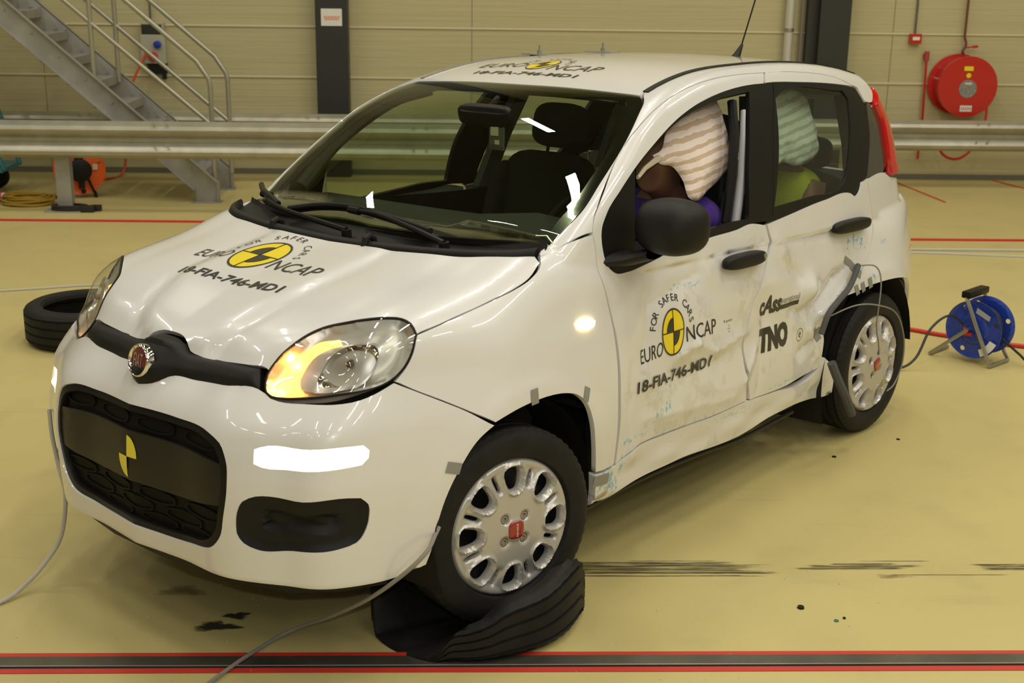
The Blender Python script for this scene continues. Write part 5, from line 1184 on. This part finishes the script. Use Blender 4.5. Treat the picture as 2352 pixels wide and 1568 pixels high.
# --- floor: slot rail, painted lines, marks
def strip_x(name, x0, x1, y0, y1, z, m, thick=.0):
    mb = MB(); mb.box(x0, x1, y0, y1, z - max(thick, .0015), z); o = mb.build(name, m, smooth=False); return o
RLP = mat('red_floor_paint', (.55, .035, .02), .5, noise=(30, .35, (.40, .05, .03)))
o = strip_x('trim_2', -11, 11, 3.352, 3.409, .003, mat('worn_steel_rail', (.20, .19, .15), .36, metal=.75, noise=(5, .8, (.10, .095, .08)))); S(o)
o = strip_x('trim_3', -11, 11, 3.3495, 3.3525, .0065, mat('bright_rail_edge', (.70, .70, .68), .25, metal=.7)); S(o)
o = strip_x('trim_4', -11, 11, 3.343, 3.3495, .0025, DARK); S(o)
o = strip_x('trim_5', -11, 11, 3.409, 3.430, .0022, RLP); S(o)
o = strip_x('trim_6', -11, 11, 3.318, 3.343, .0022, RLP); S(o)
def fade_mat(name, col, sx, sy, th, soft, am=1., edge=None):
    """worn deposit: noise-broken colour over the floor"""
    m = bpy.data.materials.new(name); t = nt(m); b = t.nodes['Principled BSDF']; L = t.links; b.inputs['Base Color'].default_value = (*col, 1); b.inputs['Roughness'].default_value = .6
    tc = t.nodes.new('ShaderNodeTexCoord'); mp = t.nodes.new('ShaderNodeMapping'); mp.inputs['Scale'].default_value = (sx, sy, 1); L.new(tc.outputs['Object'], mp.inputs[0])
    n = t.nodes.new('ShaderNodeTexNoise'); n.inputs['Scale'].default_value = 1; n.inputs['Detail'].default_value = 7; n.inputs['Roughness'].default_value = .72; L.new(mp.outputs[0], n.inputs[0])
    src = n.outputs[0]
    at = t.nodes.new('ShaderNodeAttribute'); at.attribute_name = 'fade'; a = t.nodes.new('ShaderNodeMath'); a.operation = 'ADD'; L.new(src, a.inputs[0]); L.new(at.outputs['Fac'], a.inputs[1]); src = a.outputs[0]
    r = t.nodes.new('ShaderNodeMapRange'); r.inputs[1].default_value = th; r.inputs[2].default_value = th + soft; r.inputs[4].default_value = am; L.new(src, r.inputs[0]); L.new(r.outputs[0], b.inputs['Alpha']); return m
def mark(name, pts, z, m, label, cat, fade=None, grp=None):
    """grid patch on the floor with a per-vertex wear value"""
    v, f, w = pts; o = mesh_obj(name, [(a, b, z) for a, b in v], f, m, None, False)
    at = o.data.attributes.new('fade', 'FLOAT', 'POINT'); at.data.foreach_set('value', [float(q) for q in w]); tag(o, label, cat, grp); return o
SK = fade_mat('rubber_skid', (.075, .065, .035), 5, 160, .40, .14, .80)
def skid(x0, x1, y, w, edges=True):
    ny = 1; nx = 60; v = []; wt = []
    for i in range(nx + 1):
        x = x0 + (x1 - x0) * i / nx; e = min(1, i / 8, (nx - i) / 14)
        for j in (0, 1): v.append((x, y + (j - .5) * w)); wt.append((e - 1) * .35)
    return v, [(i * 2, i * 2 + 2, i * 2 + 3, i * 2 + 1) for i in range(nx)], wt
for i, (x0, x1, y, w, lb) in enumerate([(.2, 1.15, 3.998, .022, 'dark'), (.2, 1.10, 3.972, .022, 'dark'), (.2, 1.0, 4.020, .016, ''), (.2, 1.2, 3.948, .016, ''), (.5, .93, 4.036, .005, ''), (.25, 1.08, 3.925, .008, ''), (1.10, 1.62, 3.996, .016, ''), (1.05, 1.55, 3.978, .014, ''), (1.2, 1.5, 4.012, .010, ''), (1.30, 1.62, 4.034, .004, ''), (1.35, 1.9, 3.930, .005, ''), (1.62, 2.6, 4.0, .022, ''), (1.64, 2.6, 3.975, .02, '')]):
    mark('skid_mark', skid(x0, x1, y, w), .0012, SK, 'streaky black tyre rubber line on floor, running right from front wheel', 'skid mark', None, 'tyre skid marks')
def blob(cx, cy, rx, ry, sd=1, n=26):
    rnd = random.Random(sd); v = [(cx, cy)]; w = [.12]; f = []
    for q in (.35, .7, 1.0):
        for k in range(n):
            a = 2 * math.pi * k / n; r = q * (1 + .25 * math.sin(3 * a + sd) + .12 * math.sin(7 * a + 2 * sd)); v.append((cx + rx * r * math.cos(a), cy + ry * r * math.sin(a))); w.append({.35: .08, .7: -.05, 1.0: -.34}[q])
    for k in range(n): f.append((0, 1 + k, 1 + (k + 1) % n))
    for b in range(2):
        for k in range(n): f.append((1 + b * n + k, 1 + (b + 1) * n + k, 1 + (b + 1) * n + (k + 1) % n, 1 + b * n + (k + 1) % n))
    return v, f, w
SM = fade_mat('grey_smudge', (.030, .027, .02), 9, 16, .34, .22, .9); SM2 = fade_mat('faint_smudge', (.16, .12, .06), 6, 12, .42, .3, .55)
mark('floor_smudge', blob(-.77, 3.59, .085, .038, 2), .0016, SM, 'dark grey smudge of powder on floor before the front bumper', 'floor stain')
mark('floor_smudge', blob(-.715, 3.655, .05, .028, 5), .0012, SM, 'upper fork of the dark powder smudge on floor', 'floor stain')
mark('floor_smudge', blob(-.92, 3.82, .10, .05, 3), .0012, SM2, 'faint brown stain on floor left of the dark smudge', 'floor stain')
mark('floor_smudge', blob(-.63, 3.87, .07, .04, 6), .0012, SM2, 'faint brown stain on floor below the bumper', 'floor stain')
mark('floor_smudge', blob(1.42, 3.92, .09, .02, 8), .0010, SM2, 'small brown stain on floor beneath the skid marks', 'floor stain')
# thin lines
def rope(name, pts, r, m, label, cat, grp=None, n=6):
    mb = MB(); mb.tube(spl(pts, 8), r, n); o = mb.build(name, m); tag(o, label, cat, grp); return o
rope('red_hose', [(-8, 9.90, .006), (-3.58, 9.89, .006), (-2.1, 9.88, .006), (-.9, 9.86, .006)], .011, REDH, 'straight red hose on floor left of the car', 'hose')
rope('red_hose', [(2.6, 9.41, .006), (3.27, 9.405, .006), (4.1, 9.403, .006), (8, 9.40, .006)], .011, REDH, 'straight red hose on floor right of the car', 'hose')
rope('white_cable', [(2.3, 9.10, .006), (3.14, 9.054, .008), (3.96, 9.04, .008), (7, 8.95, .008)], .010, ROPE, 'upper of the white cables on floor right of the car', 'cable')
rope('white_cable', [(2.2, 9.0, .006), (3.1, 8.955, .006), (3.875, 8.84, .006), (7, 8.3, .006)], .009, ROPE, 'lower of the white cables on floor right of the car', 'cable')
rope('white_cable', [(-6, 6.7, .006), (-2.83, 7.70, .006), (-2.35, 7.854, .006), (-1.6, 8.0, .006)], .007, ROPE, 'white cable on floor left of the car, beyond the black tyre', 'cable')
rope('red_hose', [(1.9, 7.1, .012), (2.2, 7.06, .012), (2.444, 6.93, .012), (2.601, 6.81, .012), (2.96, 6.60, .012), (3.8, 6.3, .012)], .0125, REDH, 'thick red hose on floor passing behind the blue cable reel', 'hose')
rope('orange_cable', [(3.95, 12.2, .006), (3.98, 12.05, .006), (4.08, 11.0, .006)], .006, mat('orange_red_cable'), 'thin orange cable on floor by the rear lamp of the car', 'cable')
rope('orange_cable', [(4.96, 12.21, .006), (5.08, 11.77, .006), (5.4, 10.9, .006)], .006, mat('orange_red_cable'), 'thin orange cable on floor at far right by the wall', 'cable')
# --- cables in front
rope('white_rope', [(-1.357, 4.02, .546), (-1.345, 3.99, .467), (-1.323, 3.96, .374), (-1.300, 3.93, .281), (-1.322, 3.92, .148), (-1.365, 3.88, .075), (-1.412, 3.82, .028), (-1.467, 3.733, .008), (-1.62, 3.60, .008)], .0070, ROPE, 'white rope hanging from bumper corner down to floor at left', 'rope', n=8)
rope('grey_cable', [(-.085, 3.345, .44), (-.095, 3.325, .425), (-.117, 3.27, .400), (-.177, 3.25, .345), (-.277, 3.30, .245), (-.40, 3.42, .125), (-.495, 3.51, .045), (-.568, 3.51, .009), (-.651, 3.385, .0095), (-.716, 3.267, .0095), (-.83, 3.05, .0085)], .0062, GREYC, 'grey cable running from front wheel arch across floor to the foreground', 'cable', n=8)

# --- tyres on the floor
def lying_tyre(name, c, label, deform=None, wall=.010, R=.29, w=.088, bead=0.):
    pr = tyre_prof(w, R)
    if bead: pr = [(-w * .62, R - .100 - bead)] + pr + [(w * .62, R - .100 - bead)]
    inner = [(h * .90, max(r - wall, R - .100 - bead + .002)) for h, r in pr]
    full = pr + inner[::-1]
    mb = MB(); n = 144; mb.lathe(full, n, closed=True); m = len(full); V = [list(v) for v in mb.v]
    for k in range(n):
        if k % 3 == 0:
            for i in (5, 6, 7, len(pr) - 8, len(pr) - 7, len(pr) - 6) if bead else (4, 5, 6, len(pr) - 7, len(pr) - 6):
                if i < len(pr):
                    v = V[k * m + i]; r = math.hypot(v[1], v[2]); q = (r - .003) / r; v[1] *= q; v[2] *= q
    V = [(v[1], v[2], v[0] + w * 1.02) for v in V]     # lie flat
    if deform: V = [deform(*v) for v in V]
    o = mesh_obj(name, V, mb.f, RUB); o.location = c; o.data.set_sharp_from_angle(angle=math.radians(38)); tag(o, label, 'tyre'); return o
lying_tyre('loose_tyre', (-2.03, 6.72, 0), 'loose black tyre lying flat on floor behind the far headlamp', w=.100, R=.310)
def squash(x, y, z):
    a = math.atan2(y, x); d = abs((x - .05) * -.585 + (y + .04) * .811)
    s = .955 if d < .10 else .955 * math.exp(-((d - .10) / .055) ** 2)
    s = max(s, .12, .62 * math.exp(-((a + 2.25) / .75) ** 2))          # sagging left of the wheel
    r = math.hypot(x, y); k = 1 + .05 * s * (r > .25) + (.07 if x > 0 else 0) * min(1, abs(x) / .2)
    sag = max(0, .27 - r) * .35 if z > .09 else 0
    wv = .006 * math.sin(9 * a) * z / .18
    rise = max(0, x - .05) * (.42 if y < .12 else .42 * math.exp(-((y - .12) / .06) ** 2)) * z / .18
    return (x * k, y * .96 * (1 + .04 * s), max((z - sag) * (1 - s) + rise + wv, .001 + .0002 * z))
lying_tyre('squashed_tyre', (.012, 3.660, 0), 'flattened black tyre crushed under the steered front wheel', squash, R=.312, bead=.165)

# --- cable reels
def reel(name, loc, rotz, label, m, R, W, tube_m, handle_m, front=True):
    rt = empty(name, loc, (0, 0, rotz)); tag(rt, label, 'cable reel'); zc = R + .028
    def disc(y, nm):
        n = 48; Q = np.array([(R * math.cos(2 * math.pi * k / n), R * math.sin(2 * math.pi * k / n)) for k in range(n)])
        hs = [oval(R * .80 * math.cos(a), R * .80 * math.sin(a), R * .085, R * .085, 0, 2, 14) for a in (math.radians(118), math.radians(245), math.radians(20))]
        vo, Fc = tri2d(Q, hs, R * .10); r = np.hypot(vo[:, 0], vo[:, 1]); d = np.interp(r, [0, R * .45, R * .55, R * .9, R], [0, 0, .008, .008, 0]); sg = 1 if y < 0 else -1
        V = [(a, y + sg * q, b + zc) for (a, b), q in zip(vo, d)] + [(a, y + sg * q + .004, b + zc) for (a, b), q in zip(vo, d)]; k = len(vo)
        F2 = [tuple(f) for f in Fc] + [tuple(int(i) + k for i in f[::-1]) for f in Fc]; cnt = {}
        for f in Fc:
            for a, b in ((f[0], f[1]), (f[1], f[2]), (f[2], f[0])): cnt[(a, b)] = 1
        F2 += [(b, a, a + k, b + k) for (a, b) in cnt if (b, a) not in cnt]
        return mesh_obj(nm, V, F2, m, rt, False)
    disc(-W / 2, 'flange'); disc(W / 2, 'flange')
    mb = MB(); mb.lathe([(-W / 2 + .004, R * .52), (W / 2 - .004, R * .52)], 32, Matrix.Translation((0, 0, zc)) @ Matrix.Rotation(math.radians(90), 4, 'Z')); mb.build('drum', m, rt)
    mb = MB(); mb.tube([(R * .66 * math.cos(t), -W / 2 + .02 + (W - .04) * (t / (2 * math.pi * 9)), zc + R * .66 * math.sin(t)) for t in [2 * math.pi * 9 * k / 216 for k in range(217)]], .0065, 6); mb.build('wound_cable', BLKC, rt)
    mb = MB(); y = -W / 2 - .02; y2 = W / 2 + .02
    mb.tube([(-.21, y2, .010), (-.21, y, .010), (-.02, y - .005, zc), (-.02, y2 + .005, zc)], .010, 8)
    mb.tube([(-.045, y, zc + R * .98 + .02), (.10, y, .05), (.115, y, .012), (.125, y2, .012), (.10, y2, .05), (-.045, y2, zc + R * .98 + .02)], .010, 8)
    mb.tube([(-.045, y, zc + R * .98 + .02), (-.045, y2, zc + R * .98 + .02)], .010, 8); mb.build('tube_frame', tube_m, rt)
    mb = MB(); mb.box(-.07, -.02, y - .01, y2 + .01, zc + R + .01, zc + R + .045, .008); mb.build('handle', handle_m, rt)
    return rt, zc
b1, zc = reel('cable_reel', (2.617, 6.385, 0), math.radians(-14), 'blue drum cable reel on steel tube stand right of the car', BLUE, .150, .15, STEEL, BLK)
b1.rotation_euler = (0, 0, math.radians(-47))
mb = MB()
for k in range(9):
    a0 = math.radians(-66 + 5 * k); a1 = math.radians(-66 + 5 * (k + 1)); p = [(rr * math.cos(a), -.0845, zc + rr * math.sin(a)) for rr, a in ((.105, a0), (.143, a0), (.143, a1), (.105, a1))]; mb.add(p, [(0, 1, 2, 3)])
mb.build('paper_label', WHT, b1, smooth=False)
mb = MB(); mb.add([(.015, -.0845, zc + .12), (.09, -.0845, zc + .085), (.083, -.0845, zc + .060), (.008, -.0845, zc + .092)], [(0, 3, 2, 1)]); mb.build('paper_label', mat('grey_label', (.35, .36, .38), .5), b1, smooth=False)
mb = MB(); mb.box(-.05, .005, -.100, -.086, zc - .03, zc - .015); mb.tube([(-.035, -.095, zc - .03), (-.035, -.095, zc + .01)], .008); mb.build('brake_lever', RED, b1)
rope('reel_lead', [(2.52, 6.36, .20), (2.44, 6.36, .245), (2.33, 6.30, .19), (2.24, 6.22, .06), (2.14, 6.20, .012), (2.0, 6.3, .008)], .0065, BLKC, 'black lead looping from blue cable reel towards the rear wheel', 'cable')
rope('reel_lead', [(2.72, 6.34, .13), (2.80, 6.30, .06), (2.86, 6.22, .012), (3.0, 6.0, .008), (3.4, 5.7, .008)], .0065, BLKC, 'black lead running from blue cable reel to the right edge', 'cable')
o1, zo = reel('cable_reel', (-3.27, 10.96, 0), 0, 'orange drum cable reel behind the crash barrier post', ORG, .205, .14, BLK, BLK)
o1.rotation_euler = (0, 0, math.radians(20))
mb = MB(); M = Matrix.Translation((0, -.072, zo)) @ Matrix.Rotation(math.radians(-90), 4, 'Z'); mb.lathe([(0, .095), (.03, .095), (.045, .07), (.045, .0005)], 24, M); mb.box(-.04, .03, -.10, -.075, zo + .07, zo + .20); mb.box(-.02, .03, -.10, -.075, zo - .15, zo - .07); mb.box(.0, .035, -.09, -.075, zo - .19, zo - .16); mb.build('socket_plate', BLKR, o1)
mb = MB(); mb.box(.10, .14, -.082, -.078, zo, zo + .05); mb.build('paper_label', mat('cream_label', (.6, .5, .3), .6), o1, smooth=False)
mb = MB(); rnd = random.Random(3)
for k in range(9):
    r = .15 + rnd.uniform(-.03, .03); cx, cy = rnd.uniform(-.03, .03), rnd.uniform(-.03, .03)
    mb.tube([(cx + r * 1.25 * math.cos(a), cy + r * math.sin(a), .010 + .007 * k + .004 * math.sin(3 * a + k)) for a in [2 * math.pi * q / 30 for q in range(30)]], .009, 6, closed=True)
o = mb.build('coiled_cable', mat('ochre_cable', (.36, .22, .02), .5)); o.location = (-3.60, 10.62, 0); tag(o, 'coil of ochre-yellow cable on floor beside the barrier post', 'cable coil')
mb = MB(); mb.tube([(-3.98, 10.73, .045), (-3.83, 10.70, .045)], .040, 14); o = mb.build('cable_plug', RED); mb = MB(); mb.tube([(-3.832, 10.70, .045), (-3.815, 10.697, .045)], .030, 14); mb.build('plug_cap', WHT, o); tag(o, 'red cable plug lying on floor at far left by ochre coil', 'plug')
mb = MB(); rnd = random.Random(5)
for k in range(5): mb.tube([(.13 * math.cos(a) + rnd.uniform(-.01, .01), .06 * math.sin(a), .012 + .008 * k) for a in [2 * math.pi * q / 20 for q in range(20)]], .010, 6, closed=True)
mb.box(.08, .20, -.05, .01, .0, .05, .008); mb.box(.16, .24, .01, .06, .0, .045, .008)
o = mb.build('coiled_cable', BLKC); o.location = (-3.17, 10.29, .003); tag(o, 'small coil of black cable with plugs at foot of barrier post', 'cable coil')
# teal trolley at far left
tr = empty('trolley', (-4.22, 11.15, 0)); tag(tr, 'teal hand trolley with black wheel at far left edge', 'trolley')
TEAL = mat('teal_paint', (.02, .16, .17), .4, coat=.3)
mb = MB(); mb.box(-.4, .33, -.25, .25, .20, .235, .005); mb.build('deck', TEAL, tr, smooth=False)
mb = MB(); mb.tube([(.33, -.2, .22), (.08, -.2, 1.0)], .022, 8); mb.tube([(.33, .2, .22), (.08, .2, 1.0)], .022, 8); mb.tube([(.08, -.2, 1.0), (.08, .2, 1.0)], .020, 8); mb.build('push_bar', TEAL, tr)
for y in (-.22, .22):
    mb = MB(); mb.lathe([(-.03, .03), (-.03, .085), (-.02, .10), (.02, .10), (.03, .085), (.03, .03)], 28, Matrix.Translation((.12, y, .10)) @ Matrix.Rotation(math.radians(90), 4, 'Z')); mb.build('wheel', RUB, tr)
# small bits on the floor
def bit(name, x, y, r, h, m, label, cat):
    mb = MB(); mb.lathe([(0, .0005), (0, r), (h * .8, r * .9), (h, r * .45), (h, .0005)], 9, Matrix.Translation((x, y, 0.0004)) @ Matrix.Rotation(math.radians(-90), 4, 'Y')); tag(mb.build(name, m), label, cat)
bit('rubber_plug', 1.049, 3.70, .0115, .008, BLK, 'black rubber plug on floor right of squashed tyre', 'plug')
bit('rubber_plug', 1.169, 3.631, .005, .005, BLK, 'tiny black plug on floor next to the green glass chip', 'plug')
bit('glass_chip', 1.14, 3.615, .008, .004, mat('green_glass', (.05, .20, .13), .1), 'green glass chip on floor between rail and skid marks', 'glass chip')
bit('rubber_plug', 1.507, 5.01, .010, .003, BLK, 'flat black fragment on floor beneath the dented sill', 'fragment')
bit('rubber_plug', 1.84, 5.217, .009, .003, BLK, 'flat dark fragment on floor near the rear wheel', 'fragment')
rnd = random.Random(11); mb = MB()
for k in range(150):
    x, y = rnd.gauss(-.35, .45), rnd.uniform(3.2, 4.1); r = rnd.uniform(.0012, .0034)
    if math.hypot(x - .02, y - 3.66) < .42 or (y - 3.25) < (x + .72) * .6 + .14 and y > 3.2 and abs((y - 3.25) - (x + .72) * .75) < .10: continue
    if k > 110: x, y = rnd.uniform(-1.4, 1.6), rnd.uniform(3.15, 5.0)
    v = [(x + r * math.cos(a + k) * 1.2, y + r * math.sin(a + k), .0012) for a in (0, 1.9, 4.1)] + [(x, y, .0012 + r)]
    mb.add(v, [(0, 1, 3), (1, 2, 3), (2, 0, 3), (2, 1, 0)])
o = mb.build('glass_crumbs', mat('pale_green_glass', (.45, .60, .52), .05), smooth=False); tag(o, 'scattered crumbs of shattered window glass on the floor', 'glass crumbs', kind='stuff')
bpy.context.view_layer.update()
